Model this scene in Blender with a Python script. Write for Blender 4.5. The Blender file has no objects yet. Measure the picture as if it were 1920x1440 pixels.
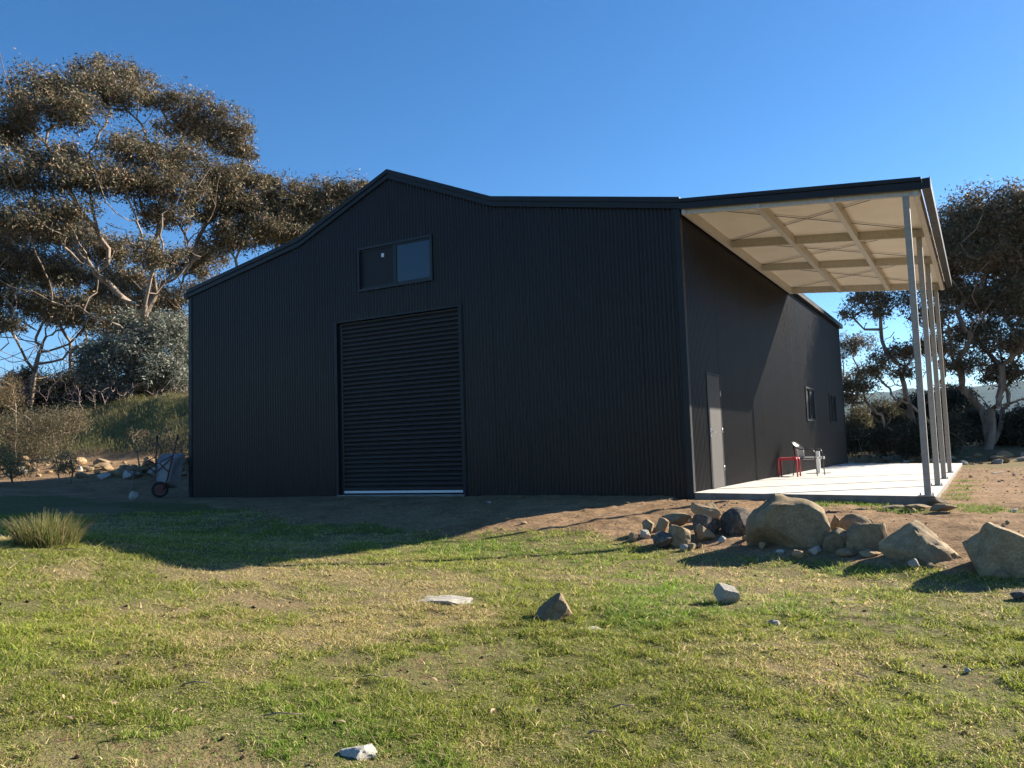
import bpy, bmesh, math, random
import numpy as np
from mathutils import Vector, Matrix

S = bpy.context.scene
C = S.collection
# ---------------------------------------------------------------- camera
CAM = np.array([4.287, -13.546, 0.767]); YAW, PITCH, ROLL = -0.5172, 0.0833, -0.03385; FPX = 1542.5
_f = np.array([math.sin(YAW)*math.cos(PITCH), math.cos(YAW)*math.cos(PITCH), math.sin(PITCH)])
_r = np.array([math.cos(YAW), -math.sin(YAW), 0.0]); _u = np.cross(_r, _f)
CR = math.cos(ROLL)*_r + math.sin(ROLL)*_u; CU = -math.sin(ROLL)*_r + math.cos(ROLL)*_u; CF = _f
cd = bpy.data.cameras.new('camera'); cam = bpy.data.objects.new('camera', cd); C.objects.link(cam)
cd.sensor_width = 36; cd.lens = FPX/1920*36; cd.clip_start = 0.05; cd.clip_end = 20000
m = Matrix(((CR[0], CU[0], -CF[0], CAM[0]), (CR[1], CU[1], -CF[1], CAM[1]), (CR[2], CU[2], -CF[2], CAM[2]), (0, 0, 0, 1)))
cam.matrix_world = m
S.camera = cam
# ---------------------------------------------------------------- sky, sun, exposure
SUN_AZ, SUN_EL = math.radians(37.5), math.radians(25.5)      # azimuth from +Y towards +X
w = bpy.data.worlds.new('World'); S.world = w; w.use_nodes = True
nt = w.node_tree; nt.nodes.clear()
sky = nt.nodes.new('ShaderNodeTexSky'); sky.sky_type = 'NISHITA'; sky.sun_disc = False
sky.sun_elevation = SUN_EL; sky.sun_rotation = SUN_AZ; sky.altitude = 1500; sky.air_density = 1.0; sky.dust_density = 0.5; sky.ozone_density = 4.0
bg = nt.nodes.new('ShaderNodeBackground'); bg.inputs[1].default_value = 0.066
wo = nt.nodes.new('ShaderNodeOutputWorld')
hs_ = nt.nodes.new('ShaderNodeHueSaturation'); hs_.inputs['Saturation'].default_value = 1.2; nt.links.new(sky.outputs[0], hs_.inputs['Color']); nt.links.new(hs_.outputs[0], bg.inputs[0]); nt.links.new(bg.outputs[0], wo.inputs[0])
sl = bpy.data.lights.new('sun', 'SUN'); sl.energy = 5.0; sl.angle = math.radians(0.5); sl.color = (1.0, 0.91, 0.77)
so = bpy.data.objects.new('sun', sl); C.objects.link(so)
so.rotation_euler = (math.pi/2 - SUN_EL, 0, -SUN_AZ + math.pi)
so.location = (20, 26, 18)
vs = S.view_settings; vs.view_transform = 'Standard'; vs.look = 'None'; vs.exposure = 1.55; vs.gamma = 1; vs.use_curve_mapping = False
S.render.engine = 'CYCLES'
S.cycles.max_bounces = 6; S.cycles.transparent_max_bounces = 8; S.cycles.caustics_reflective = False; S.cycles.caustics_refractive = False

rng = np.random.default_rng(7); random.seed(7)
def ray(px, py):
    d = CF + CR*(px-960)/FPX - CU*(py-720)/FPX
    return d
def at(px, py, dist):                                   # point at horizontal distance dist along a bearing
    d = ray(px, py); return CAM + d*dist/math.hypot(d[0], d[1])

# ---------------------------------------------------------------- tags and mesh helpers
def tag(o, label=None, cat=None, group=None, kind=None):
    if label: o['label'] = label
    if cat: o['category'] = cat
    if group: o['group'] = group
    if kind: o['kind'] = kind
    return o
def empty(name, loc, rz=0):
    o = bpy.data.objects.new(name, None); C.objects.link(o); o.location = loc; o.rotation_euler = (0, 0, rz); o.empty_display_size = .2
    return o
def link(name, me, mat=None, parent=None):
    if mat is not None and len(me.materials) == 0: me.materials.append(mat)
    o = bpy.data.objects.new(name, me); C.objects.link(o)
    if parent is not None: o.parent = parent
    return o
def mesh_np(name, V, F, mat=None, parent=None, smooth=False, col=None, colname='col'):
    """V (n,3) array, F (m,k) array of equal-size faces"""
    V = np.asarray(V, np.float32); F = np.asarray(F, np.int32); k = F.shape[1]
    me = bpy.data.meshes.new(name)
    me.vertices.add(len(V)); me.vertices.foreach_set('co', V.ravel())
    me.loops.add(F.size); me.loops.foreach_set('vertex_index', F.ravel())
    me.polygons.add(len(F)); me.polygons.foreach_set('loop_start', np.arange(0, F.size, k, dtype=np.int32))
    me.polygons.foreach_set('loop_total', np.full(len(F), k, np.int32))
    me.polygons.foreach_set('use_smooth', np.full(len(F), smooth, bool))
    me.update(calc_edges=True)
    if col is not None:
        a = me.attributes.new(colname, 'FLOAT_COLOR', 'POINT'); c = np.ones((len(V), 4), np.float32); c[:, :3] = col
        a.data.foreach_set('color', c.ravel())
    return link(name, me, mat, parent)
class MB:
    def __init__(s): s.v = []; s.f = []; s.sm = []
    def add(s, vs, fs, sm=False):
        b = len(s.v); s.v += [tuple(map(float, v)) for v in vs]; s.f += [[i+b for i in f] for f in fs]; s.sm += [sm]*len(fs); return s
    def box(s, x0, x1, y0, y1, z0, z1):
        return s.hexa([(x0, y0, z0), (x1, y0, z0), (x1, y1, z0), (x0, y1, z0), (x0, y0, z1), (x1, y0, z1), (x1, y1, z1), (x0, y1, z1)])
    def hexa(s, p): return s.add(p, [(0, 3, 2, 1), (4, 5, 6, 7), (0, 1, 5, 4), (1, 2, 6, 5), (2, 3, 7, 6), (3, 0, 4, 7)])
    def bar(s, a, b, wd, ht, up=(0, 0, 1)):
        a = Vector(a); b = Vector(b); d = (b-a).normalized(); sd = d.cross(Vector(up)).normalized()*wd/2; uu = sd.cross(d).normalized()*ht/2
        p = [a-sd-uu, a+sd-uu, a+sd+uu, a-sd+uu, b-sd-uu, b+sd-uu, b+sd+uu, b-sd+uu]
        return s.add(p, [(0, 1, 2, 3), (7, 6, 5, 4), (0, 4, 5, 1), (1, 5, 6, 2), (2, 6, 7, 3), (3, 7, 4, 0)])
    def tube(s, pts, r, n=8, cap=True):
        pts = [Vector(p) for p in pts]; rs = r if isinstance(r, (list, tuple)) else [r]*len(pts); base = len(s.v); prev = None
        for i, p in enumerate(pts):
            t = (pts[min(i+1, len(pts)-1)] - pts[max(i-1, 0)]).normalized()
            if prev is None: nrm = t.orthogonal().normalized()
            else: nrm = (prev - t*prev.dot(t)).normalized()
            prev = nrm; bn = t.cross(nrm)
            for k in range(n):
                a = 2*math.pi*k/n; q = p + (nrm*math.cos(a)+bn*math.sin(a))*rs[i]; s.v.append(tuple(q))
        for i in range(len(pts)-1):
            for k in range(n):
                s.f.append([base+i*n+k, base+i*n+(k+1) % n, base+(i+1)*n+(k+1) % n, base+(i+1)*n+k]); s.sm.append(True)
        if cap:
            s.f.append([base+k for k in range(n)][::-1]); s.f.append([base+(len(pts)-1)*n+k for k in range(n)]); s.sm += [False, False]
        return s
    def mesh(s, name, bevel=0):
        me = bpy.data.meshes.new(name); me.from_pydata(s.v, [], s.f); me.polygons.foreach_set('use_smooth', s.sm)
        if bevel:
            bm = bmesh.new(); bm.from_mesh(me)
            bmesh.ops.bevel(bm, geom=bm.edges[:], offset=bevel, segments=2, affect='EDGES', profile=.6); bm.to_mesh(me); bm.free()
        me.update(); return me
    def build(s, name, mat, parent=None, bevel=0): return link(name, s.mesh(name, bevel), mat, parent)

# numpy value noise ------------------------------------------------------
def _h(ix, iy, seed):
    n = (ix.astype(np.int64)*374761393 + iy.astype(np.int64)*668265263 + seed*982451653) & 0x7fffffff
    n = ((n ^ (n >> 13))*1274126177) & 0x7fffffff
    return ((n ^ (n >> 16)) & 0xffff)/65535.0
def vnoise(x, y, seed=0):
    x = np.asarray(x, float); y = np.asarray(y, float); ix = np.floor(x); iy = np.floor(y); fx = x-ix; fy = y-iy
    fx = fx*fx*(3-2*fx); fy = fy*fy*(3-2*fy)
    a = _h(ix, iy, seed); b = _h(ix+1, iy, seed); c = _h(ix, iy+1, seed); d = _h(ix+1, iy+1, seed)
    return (a*(1-fx)+b*fx)*(1-fy)+(c*(1-fx)+d*fx)*fy
def fbm(x, y, sc, oct=4, seed=0):
    r = 0; amp = 1; t = 0
    for o in range(oct): r = r+amp*vnoise(np.asarray(x)*sc+o*17.3, np.asarray(y)*sc-o*9.1, seed+o); t += amp; amp *= .5; sc *= 2.03
    return r/t
def sst(a, b, x): t = np.clip((x-a)/(b-a), 0, 1); return t*t*(3-2*t)

# ---------------------------------------------------------------- ground height
CP = np.array([
 (-12.5, -.4, -.04), (-9, -.4, -.05), (-6, -.4, -.06), (-3, -.4, -.06), (0, -.4, -.08), (1.8, -.4, -.17), (3.7, -.4, -.21),
 (-.9, -1.2, -.15), (-1.8, -2.3, -.22), (-2.5, -3.3, -.38), (.45, -4.0, -.47), (-.33, -5.06, -.43), (-1.1, -6.1, -.39), (-1.7, -6.9, -.34),
 (-2.5, -7.9, -.25), (-4.2, -8.0, -.02), (-5.9, -8.0, .0), (-7.5, -7.6, -.02), (-2.2, -4.5, -.41), (-5, -5, -.32), (-8, -4.5, -.2), (-12, -5, .05), (-15.5, -3, .2),
 (-8, -2, -.12), (-5, -2, -.2), (-14.5, 2, .05), (-19, 1, .42), (-19, 5, .45), (-17, -2, .38), (-16, 8, .15),
 (2.2, -2.8, -.27), (3.5, -2.8, -.28), (5.5, -3, -.26), (2.3, -4.1, -.52), (3.3, -4.5, -.53), (4.4, -4.9, -.53), (6, -5, -.5),
 (2.4, -6.6, -.54), (.9, -7.2, -.5), (3, -9.5, -.66), (4.3, -13.5, -.84), (1.5, -10, -.6), (0, -12, -.5), (-3, -11, -.12), (-7, -12, .1), (6, -10, -.75), (9, -8, -.7), (8, -14, -.95),
 (4.2, 0, -.2), (4.3, 4, -.19), (4.4, 9, -.17), (4.4, 16, -.14), (7, 2, -.15), (9, 12, -.05), (4.4, 19, -.1), (2, 19, -.12), (-3, 20, -.1), (-12, 20, .2), (12, 20, .1), (4.3, 25, .35), (0, 26, .1)])
def _tps():
    n = len(CP); d = np.hypot(CP[:, None, 0]-CP[None, :, 0], CP[:, None, 1]-CP[None, :, 1])
    K = np.where(d > 0, d*d*np.log(d+1e-9), 0) + np.eye(n)*.6
    Pm = np.c_[np.ones(n), CP[:, :2]]; A = np.zeros((n+3, n+3)); A[:n, :n] = K; A[:n, n:] = Pm; A[n:, :n] = Pm.T
    return np.linalg.solve(A, np.r_[CP[:, 2], 0, 0, 0])
TW = _tps()
def gbase(x, y):
    x = np.asarray(x, float); y = np.asarray(y, float); sh = x.shape; x = x.ravel(); y = y.ravel()
    z = TW[-3] + TW[-2]*x + TW[-1]*y
    for i in range(len(CP)):
        d2 = (x-CP[i, 0])**2+(y-CP[i, 1])**2; z = z + TW[i]*.5*d2*np.log(d2+1e-9)
    return z.reshape(sh)
def grassy(x, y):
    """1 on lawn, 0 on bare dirt"""
    x = np.asarray(x, float); y = np.asarray(y, float)
    nb = (fbm(x, y, .9, 3, 3)-.5)*1.6
    edge = np.where(x < .3, -3.4 - .03*np.minimum(x, 0), -3.75 - .22*np.clip(x-.3, 0, 5))
    edge = np.where(x < -5, edge+1.2*sst(-5, -10, x), edge)
    g = 1-sst(-.35, .35, y-edge+nb*.75*(1-.75*sst(0, 1, x)))
    dist = np.hypot(x-CAM[0], y-CAM[1]); az = np.degrees(np.arctan2(x-CAM[0], y-CAM[1]))
    d_ = dist; far = sst(25.5, 28.5, dist+(fbm(x, y, .3, 3, 9)-.5)*3)
    foot = sst(-.2, 1.2, (y-5.4-.2*(x+19))+(fbm(x, y, .5, 3, 19)-.5)*2)*(d_ > 20)
    g = np.where(az < -38, np.where(d_ > 22, np.maximum(g*(y < -4), foot*.92), g), np.maximum(g, far*.55))
    return g
def ground(x, y):
    x = np.asarray(x, float); y = np.asarray(y, float)
    d = np.hypot(x-CAM[0], y-CAM[1]); az = np.degrees(np.arctan2(x-CAM[0], y-CAM[1]))
    near = np.clip(gbase(np.clip(x, -24, 14), np.clip(y, -18, 30)), -1.2, .8)
    left = sst(-40, -49, az)*(1-sst(-135, -165, az))
    sb = (y-5.4-.2*(x+19))*.98+(fbm(x, y, .25, 3, 79)-.5)*1.2; bank = .45+.5*sst(-6.5, 0, sb)+2.6*(.35*sst(-.3, 4.6, sb)+.65*np.clip(sb/4.2, 0, 1))+(fbm(x, y, 1.3, 3, 83)-.5)*.28*sst(-.5, .8, sb)+.035*np.clip(sb-4.2, 0, 60)+.03*np.clip(d-60, 0, 200)
    right = -.16+.55*sst(32, 39, d)-.10*np.clip(d-48, 0, 300)
    far = left*bank+(1-left)*right
    k = sst(23, 28, d); z = near*(1-k)+far*k
    # relief: fine lumps, a little rougher on dirt
    lump = (fbm(x, y, .8, 3, 21)-.5)*.06*(1-sst(20, 40, d)) + (fbm(x, y, 5, 3, 31)-.5)*.035*(1-sst(12, 22, d))
    g = grassy(x, y)
    rough = (1-g)*(np.abs(fbm(x, y, 3.2, 4, 41)-.5)*.10+(fbm(x, y, 12, 2, 45)-.5)*.03)*(1-sst(12, 30, d))
    inside = ((x > -12.4) & (x < -.2) & (y > .2) & (y < 17.8)) | ((x > -.3) & (x < 3.5) & (y > .12) & (y < 17.15))
    hug = sst(-.9, -.15, y)*((x > -13) & (x < 3.8))*(y < 5)
    keep = np.where(x > 0, .6, 1.0)
    z = z+(lump+rough)*(1-.6*hug*keep)+(1-left)*(fbm(x, y, .02, 3, 77)-.5)*8*sst(60, 200, d)+left*(fbm(x, y, .06, 3, 78)-.5)*2.0*sst(34, 60, d)
    nearslab = (x > -.3) & (x < 3.72) & (y > -.6) & (y < 17.4)
    z = np.where(nearslab, np.minimum(z, -.115), z)
    return np.where(inside, np.minimum(z, -.3), z)
def on(px, py):
    """point of the ground seen along a bearing"""
    d = ray(px, py); t = np.linspace(1.5, 70, 1400); L = math.hypot(d[0], d[1])
    P = CAM[None]+d[None]*(t/L)[:, None]; g = ground(P[:, 0], P[:, 1]); i = int(np.argmax(P[:, 2] < g))
    if i == 0: i = len(t)-1
    return np.array([P[i, 0], P[i, 1], g[i]])
def gz(x, y): return float(ground(np.array([x]), np.array([y]))[0])

# ---------------------------------------------------------------- materials
def mat(name, build=None, col=(.5, .5, .5), rough=.6, metal=0, spec=.5):
    mt = bpy.data.materials.new(name); mt.use_nodes = True; n = mt.node_tree; b = n.nodes['Principled BSDF']
    b.inputs['Base Color'].default_value = (*col, 1); b.inputs['Roughness'].default_value = rough; b.inputs['Metallic'].default_value = metal
    b.inputs['Specular IOR Level'].default_value = spec
    if build: build(n, b)
    return mt
def N(n, t, **k):
    o = n.nodes.new(t)
    for a, v in k.items(): setattr(o, a, v)
    return o
def noise(n, scale, detail=4, rough=.55, coord='Object', vec=None):
    t = N(n, 'ShaderNodeTexNoise'); t.inputs['Scale'].default_value = scale; t.inputs['Detail'].default_value = detail; t.inputs['Roughness'].default_value = rough
    if vec is None:
        tc = N(n, 'ShaderNodeTexCoord'); vec = tc.outputs[coord]
    n.links.new(vec, t.inputs['Vector']); return t
def ramp(n, src, stops):
    r = N(n, 'ShaderNodeValToRGB'); el = r.color_ramp.elements
    while len(el) < len(stops): el.new(.5)
    for e, (p, c) in zip(el, stops): e.position = p; e.color = (*c, 1) if len(c) == 3 else c
    n.links.new(src, r.inputs[0]); return r
def mix(n, fac, a, b, mode='MIX'):
    x = N(n, 'ShaderNodeMix', data_type='RGBA', blend_type=mode)
    for s, v in ((x.inputs[0], fac), (x.inputs[6], a), (x.inputs[7], b)):
        if isinstance(v, (int, float)): s.default_value = v
        elif isinstance(v, tuple): s.default_value = (*v, 1)
        else: n.links.new(v, s)
    return x.outputs[2]
def bump(n, b, h, strength=.4, dist=.02):
    bp = N(n, 'ShaderNodeBump'); bp.inputs['Strength'].default_value = strength; bp.inputs['Distance'].default_value = dist
    n.links.new(h, bp.inputs['Height']); n.links.new(bp.outputs[0], b.inputs['Normal'])

def _steel(c0, c1, r0=.32, r1=.5):
    def f(n, b):
        t = noise(n, 1.3, 5); r = ramp(n, t.outputs[0], [(.3, c0), (.75, c1)]); n.links.new(r.outputs[0], b.inputs['Base Color'])
        t2 = noise(n, 9, 4); q = ramp(n, t2.outputs[0], [(.3, (r0,)*3), (.7, (r1,)*3)]); n.links.new(q.outputs[0], b.inputs['Roughness'])
    return f
M_wall = mat('dark_cladding_steel', _steel((.0165, .0136, .0124), (.0208, .0172, .0158), .28, .38), spec=.25)
M_trim = mat('dark_trim_steel', _steel((.0100, .0108, .0125), (.0130, .0138, .0158), .35, .5), spec=.25)
M_roll = mat('roller_door_steel', _steel((.0185, .0145, .0130), (.0230, .0185, .0165), .35, .5), spec=.25)
M_door = mat('grey_door_paint', _steel((.055, .053, .051), (.066, .063, .060), .5, .6), spec=.2)
def _galv(n, b):
    t = noise(n, 22, 3); r = ramp(n, t.outputs[0], [(.35, (.40, .38, .33)), (.7, (.50, .47, .41))]); n.links.new(r.outputs[0], b.inputs['Base Color'])
M_galv = mat('galvanised_steel', _galv, rough=.5, metal=.1)
M_post = mat('shaded_post_steel', lambda n, b: n.links.new(ramp(n, noise(n, 22, 3).outputs[0], [(.35, (.24, .225, .19)), (.7, (.31, .29, .25))]).outputs[0], b.inputs['Base Color']), rough=.5)  # darker copy of the galvanised steel, with the posts' shade put into its colour
M_alu = mat('aluminium_rail', None, (.55, .56, .58), .4, .4)
M_ceil = mat('cream_panel', lambda n, b: n.links.new(ramp(n, noise(n, 2, 3).outputs[0], [(.3, (.66, .60, .49)), (.7, (.74, .68, .57))]).outputs[0], b.inputs['Base Color']), rough=.5)
M_strap = mat('brace_strap', lambda n, b: None, (.05, .05, .05), .6, .2)
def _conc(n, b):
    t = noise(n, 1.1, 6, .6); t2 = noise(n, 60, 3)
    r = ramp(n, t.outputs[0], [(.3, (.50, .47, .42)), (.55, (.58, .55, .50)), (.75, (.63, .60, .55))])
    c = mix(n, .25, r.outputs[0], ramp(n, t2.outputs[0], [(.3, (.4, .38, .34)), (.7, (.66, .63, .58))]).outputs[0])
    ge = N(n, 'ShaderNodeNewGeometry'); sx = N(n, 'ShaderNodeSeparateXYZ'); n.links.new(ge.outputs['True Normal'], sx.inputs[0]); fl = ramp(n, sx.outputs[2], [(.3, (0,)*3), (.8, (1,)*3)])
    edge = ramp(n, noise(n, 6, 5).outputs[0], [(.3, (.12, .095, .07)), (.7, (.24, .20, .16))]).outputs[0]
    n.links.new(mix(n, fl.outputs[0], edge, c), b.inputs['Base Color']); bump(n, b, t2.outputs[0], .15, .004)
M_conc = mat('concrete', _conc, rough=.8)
def _glass(n, b):
    b.inputs['Base Color'].default_value = (.02, .03, .045, 1); b.inputs['Roughness'].default_value = .05; b.inputs['Specular IOR Level'].default_value = .5
M_glass = mat('window_glass', _glass)
M_screen = mat('fly_screen', None, (.008, .009, .011), .55, 0, .3)
M_white = mat('white_paint', None, (.78, .78, .76), .5)
M_red = mat('red_plastic', None, (.42, .02, .035), .35)
M_black = mat('black_paint', None, (.015, .015, .016), .35)
M_rubber = mat('rubber', None, (.018, .017, .016), .8)
M_rust = mat('rusty_red_paint', lambda n, b: n.links.new(ramp(n, noise(n, 18, 4).outputs[0], [(.3, (.16, .03, .02)), (.7, (.09, .035, .025))]).outputs[0], b.inputs['Base Color']), rough=.6)
M_tray = mat('worn_tray', lambda n, b: n.links.new(ramp(n, noise(n, 7, 5).outputs[0], [(.3, (.15, .15, .15)), (.7, (.24, .24, .24))]).outputs[0], b.inputs['Base Color']), rough=.6, metal=.2)
M_mesh = mat('beige_sling', None, (.46, .42, .36), .7)
M_sticker = mat('white_sticker', None, (.7, .72, .72), .5)

def _rock(c0, c1, c2, sc=3.0):
    def f(n, b):
        t = noise(n, sc, 6, .62); r = ramp(n, t.outputs[0], [(.28, c0), (.5, c1), (.72, c2)])
        t2 = noise(n, sc*7, 5, .65); k = ramp(n, t2.outputs[0], [(.35, (.55,)*3), (.7, (1.15,)*3)])
        c = mix(n, .75, r.outputs[0], k.outputs[0], 'MULTIPLY')
        oi = N(n, 'ShaderNodeObjectInfo'); v = N(n, 'ShaderNodeHueSaturation'); mr = N(n, 'ShaderNodeMapRange'); mr.inputs[3].default_value = .8; mr.inputs[4].default_value = 1.2
        n.links.new(oi.outputs['Random'], mr.inputs[0]); n.links.new(mr.outputs[0], v.inputs['Value']); n.links.new(c, v.inputs['Color']); n.links.new(v.outputs[0], b.inputs['Base Color'])
        t3 = noise(n, sc*28, 3, .7); am = N(n, 'ShaderNodeMath', operation='MULTIPLY_ADD'); n.links.new(t3.outputs[0], am.inputs[0]); am.inputs[1].default_value = .5; n.links.new(t2.outputs[0], am.inputs[2]); bump(n, b, am.outputs[0], .5, .014)
    return f
M_rock = mat('brown_boulder', _rock((.19, .135, .078), (.29, .215, .125), (.38, .295, .19)), rough=.85, spec=.2)
M_rockd = mat('dark_boulder', _rock((.06, .055, .05), (.13, .11, .09), (.33, .27, .20), 4), rough=.85, spec=.2)
M_rockg = mat('grey_stone', _rock((.30, .265, .21), (.46, .42, .35), (.56, .52, .45), 6), rough=.85, spec=.2)
M_rocko = mat('tan_stone', _rock((.30, .19, .10), (.40, .27, .15), (.45, .35, .22), 5), rough=.85, spec=.2)
M_rockw = mat('pale_quartz', _rock((.30, .27, .22), (.46, .43, .37), (.58, .55, .49), 9), rough=.7, spec=.3)

def _ground(n, b):
    at_ = N(n, 'ShaderNodeAttribute'); at_.attribute_name = 'mask'; sp = N(n, 'ShaderNodeSeparateColor'); n.links.new(at_.outputs['Color'], sp.inputs[0])
    tc = N(n, 'ShaderNodeTexCoord'); ob = tc.outputs['Object']
    n1 = noise(n, 1.7, 5, .6, vec=ob); n2 = noise(n, 14, 5, .65, vec=ob); n3 = noise(n, 70, 3, .6, vec=ob)
    dirt = ramp(n, n1.outputs[0], [(.3, (.20, .128, .070)), (.5, (.275, .178, .10)), (.72, (.335, .228, .135))]).outputs[0]
    dirt = mix(n, .8, dirt, ramp(n, n2.outputs[0], [(.32, (.5, .48, .46)), (.62, (1.1, 1.08, 1.05))]).outputs[0], 'MULTIPLY')
    soil = ramp(n, n2.outputs[0], [(.33, (.035, .028, .016)), (.5, (.12, .10, .048)), (.72, (.24, .19, .10))]).outputs[0]
    grs = ramp(n, n3.outputs[0], [(.3, (.06, .066, .018)), (.55, (.14, .15, .04)), (.8, (.28, .25, .11))]).outputs[0]
    dry = ramp(n, n3.outputs[0], [(.3, (.11, .078, .044)), (.7, (.29, .215, .12))]).outputs[0]
    lawn = mix(n, .5, soil, grs); lawn = mix(n, sp.outputs[1], lawn, dry)
    ad = N(n, 'ShaderNodeMath', operation='ADD'); n.links.new(sp.outputs[0], ad.inputs[0])
    ns = N(n, 'ShaderNodeMath', operation='MULTIPLY_ADD'); n.links.new(n2.outputs[0], ns.inputs[0]); ns.inputs[1].default_value = .9; ns.inputs[2].default_value = -.45; n.links.new(ns.outputs[0], ad.inputs[1])
    st = ramp(n, ad.outputs[0], [(.38, (0,)*3), (.62, (1,)*3)]).outputs[0]
    n.links.new(mix(n, st, dirt, lawn), b.inputs['Base Color'])
    hs = N(n, 'ShaderNodeMath', operation='MULTIPLY_ADD'); n.links.new(n3.outputs[0], hs.inputs[0]); hs.inputs[1].default_value = .35; n.links.new(n2.outputs[0], hs.inputs[2])
    bump(n, b, hs.outputs[0], .7, .035)
M_ground = mat('ground_soil', _ground, rough=.95, spec=.1)

def _leafmat(trans, rough=.5, spec=.4):
    def f(n, b):
        a = N(n, 'ShaderNodeAttribute'); a.attribute_name = 'col'; n.links.new(a.outputs['Color'], b.inputs['Base Color'])
        tr = N(n, 'ShaderNodeBsdfTranslucent'); n.links.new(a.outputs['Color'], tr.inputs[0]); ms = N(n, 'ShaderNodeMixShader'); ms.inputs[0].default_value = trans
        out = [x for x in n.nodes if x.type == 'OUTPUT_MATERIAL'][0]
        n.links.new(b.outputs[0], ms.inputs[1]); n.links.new(tr.outputs[0], ms.inputs[2]); n.links.new(ms.outputs[0], out.inputs[0])
    return f
M_grass = mat('grass_blades', _leafmat(.48), rough=.55, spec=.25)
M_leaf = mat('gum_leaves', _leafmat(.2), rough=.6, spec=.22)
M_shrub = mat('shrub_leaves', _leafmat(.25), rough=.6, spec=.25)
def _bark(n, b):
    tc = N(n, 'ShaderNodeTexCoord'); mp = N(n, 'ShaderNodeMapping'); mp.inputs['Scale'].default_value = (1, 1, .25); n.links.new(tc.outputs['Object'], mp.inputs[0])
    t = noise(n, 3.5, 5, .65, vec=mp.outputs[0]); r = ramp(n, t.outputs[0], [(.3, (.085, .06, .042)), (.45, (.19, .14, .10)), (.6, (.31, .25, .195)), (.75, (.20, .11, .065))])
    n.links.new(r.outputs[0], b.inputs['Base Color']); bump(n, b, t.outputs[0], .5, .04)
M_bark = mat('gum_bark', _bark, rough=.8, spec=.2)
M_twig = mat('dead_twigs', lambda n, b: n.links.new(ramp(n, noise(n, 4, 3).outputs[0], [(.3, (.16, .11, .09)), (.7, (.30, .22, .19))]).outputs[0], b.inputs['Base Color']), rough=.85)
M_dryleaf = mat('dry_leaf', lambda n, b: n.links.new(ramp(n, noise(n, 25, 3).outputs[0], [(.3, (.36, .19, .10)), (.7, (.55, .40, .26))]).outputs[0], b.inputs['Base Color']), rough=.7)
M_hill = mat('forest_hill', lambda n, b: n.links.new(ramp(n, noise(n, .03, 6, .7).outputs[0], [(.35, (.03, .045, .025)), (.65, (.075, .085, .045))]).outputs[0], b.inputs['Base Color']), rough=.95, spec=.05)

# ================================================================ THE SETTING
def axis(fine0, fine1, step, mid, midstep, far):
    a = list(np.arange(fine0, fine1+1e-6, step))
    hi = list(np.arange(fine1+midstep, mid[1], midstep)); lo = list(np.arange(fine0-midstep, mid[0], -midstep))
    s = midstep; x = hi[-1]
    while x < far: s *= 1.25; x += s; hi.append(x)
    s = midstep; x = lo[-1]
    while x > -far: s *= 1.25; x -= s; lo.append(x)
    return np.array(lo[::-1]+a+hi)
gx = axis(-7, 6.5, .075, (-45, 22), .3, 6000); gy = axis(-12.5, 1, .075, (-18, 45), .3, 6000)
X, Y = np.meshgrid(gx, gy); Z = ground(X, Y); nx, ny = len(gx), len(gy)
GR = grassy(X, Y)
def dryness(x, y):
    a = fbm(x, y, .55, 4, 55); b = fbm(x, y, 2.4, 3, 57)
    return np.clip(sst(.44, .66, .65*a+.35*b), 0, 1)
def bare(x, y): return sst(.66, .74, fbm(x, y, 1.5, 4, 91))
mask = np.stack([GR*(1-.42*bare(X, Y)), dryness(X, Y)*.8, np.zeros_like(X)], -1).reshape(-1, 3)
idx = np.arange(nx*ny).reshape(ny, nx)
Fq = np.stack([idx[:-1, :-1], idx[:-1, 1:], idx[1:, 1:], idx[1:, :-1]], -1).reshape(-1, 4)
g_o = mesh_np('ground', np.stack([X, Y, Z], -1).reshape(-1, 3), Fq, M_ground, smooth=True, col=mask, colname='mask'); tag(g_o, kind='structure')

def hills(R, el0, el1, seed, thick):
    a = np.radians(np.linspace(-75, 80, 240)); k = np.linspace(0, 1, 12); A, K = np.meshgrid(a, k)
    top = R*np.tan(np.radians(el0+(el1-el0)*fbm(A*6, A*0+seed, 1.0, 4, seed)))
    r = R*(.72+.28*K); z = -80+(top+80)*np.sin(K*math.pi/2)*(.93+.14*fbm(A*60, K*5, 1, 3, seed+3)*K)
    V = np.stack([CAM[0]+r*np.sin(A), CAM[1]+r*np.cos(A), z], -1)
    return V, A.shape
Vh = []; Fh = []; b0 = 0
for R_, e0, e1, sd in ((900, .8, 2.4, 5), (3200, 2.4, 4.2, 11)):
    V, sh = hills(R_, e0, e1, sd, 1); ii = np.arange(sh[0]*sh[1]).reshape(sh)+b0
    Vh.append(V.reshape(-1, 3)); Fh.append(np.stack([ii[:-1, :-1], ii[:-1, 1:], ii[1:, 1:], ii[1:, :-1]], -1).reshape(-1, 4)); b0 += ii.size
tag(mesh_np('hills', np.vstack(Vh), np.vstack(Fh), M_hill, smooth=True), kind='structure')

# concrete apron, falling outwards
SLx0, SLx1, SLy0, SLy1 = -.05, 3.62, -.0, 17.3
def slz(x): return -.02*max(x, 0)
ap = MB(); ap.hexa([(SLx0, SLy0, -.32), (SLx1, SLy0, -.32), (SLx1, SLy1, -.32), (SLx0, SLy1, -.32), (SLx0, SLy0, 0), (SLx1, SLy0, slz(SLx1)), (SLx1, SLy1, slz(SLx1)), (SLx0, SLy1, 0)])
slab = tag(ap.build('concrete_slab', M_conc, bevel=.012), kind='structure')

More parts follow.
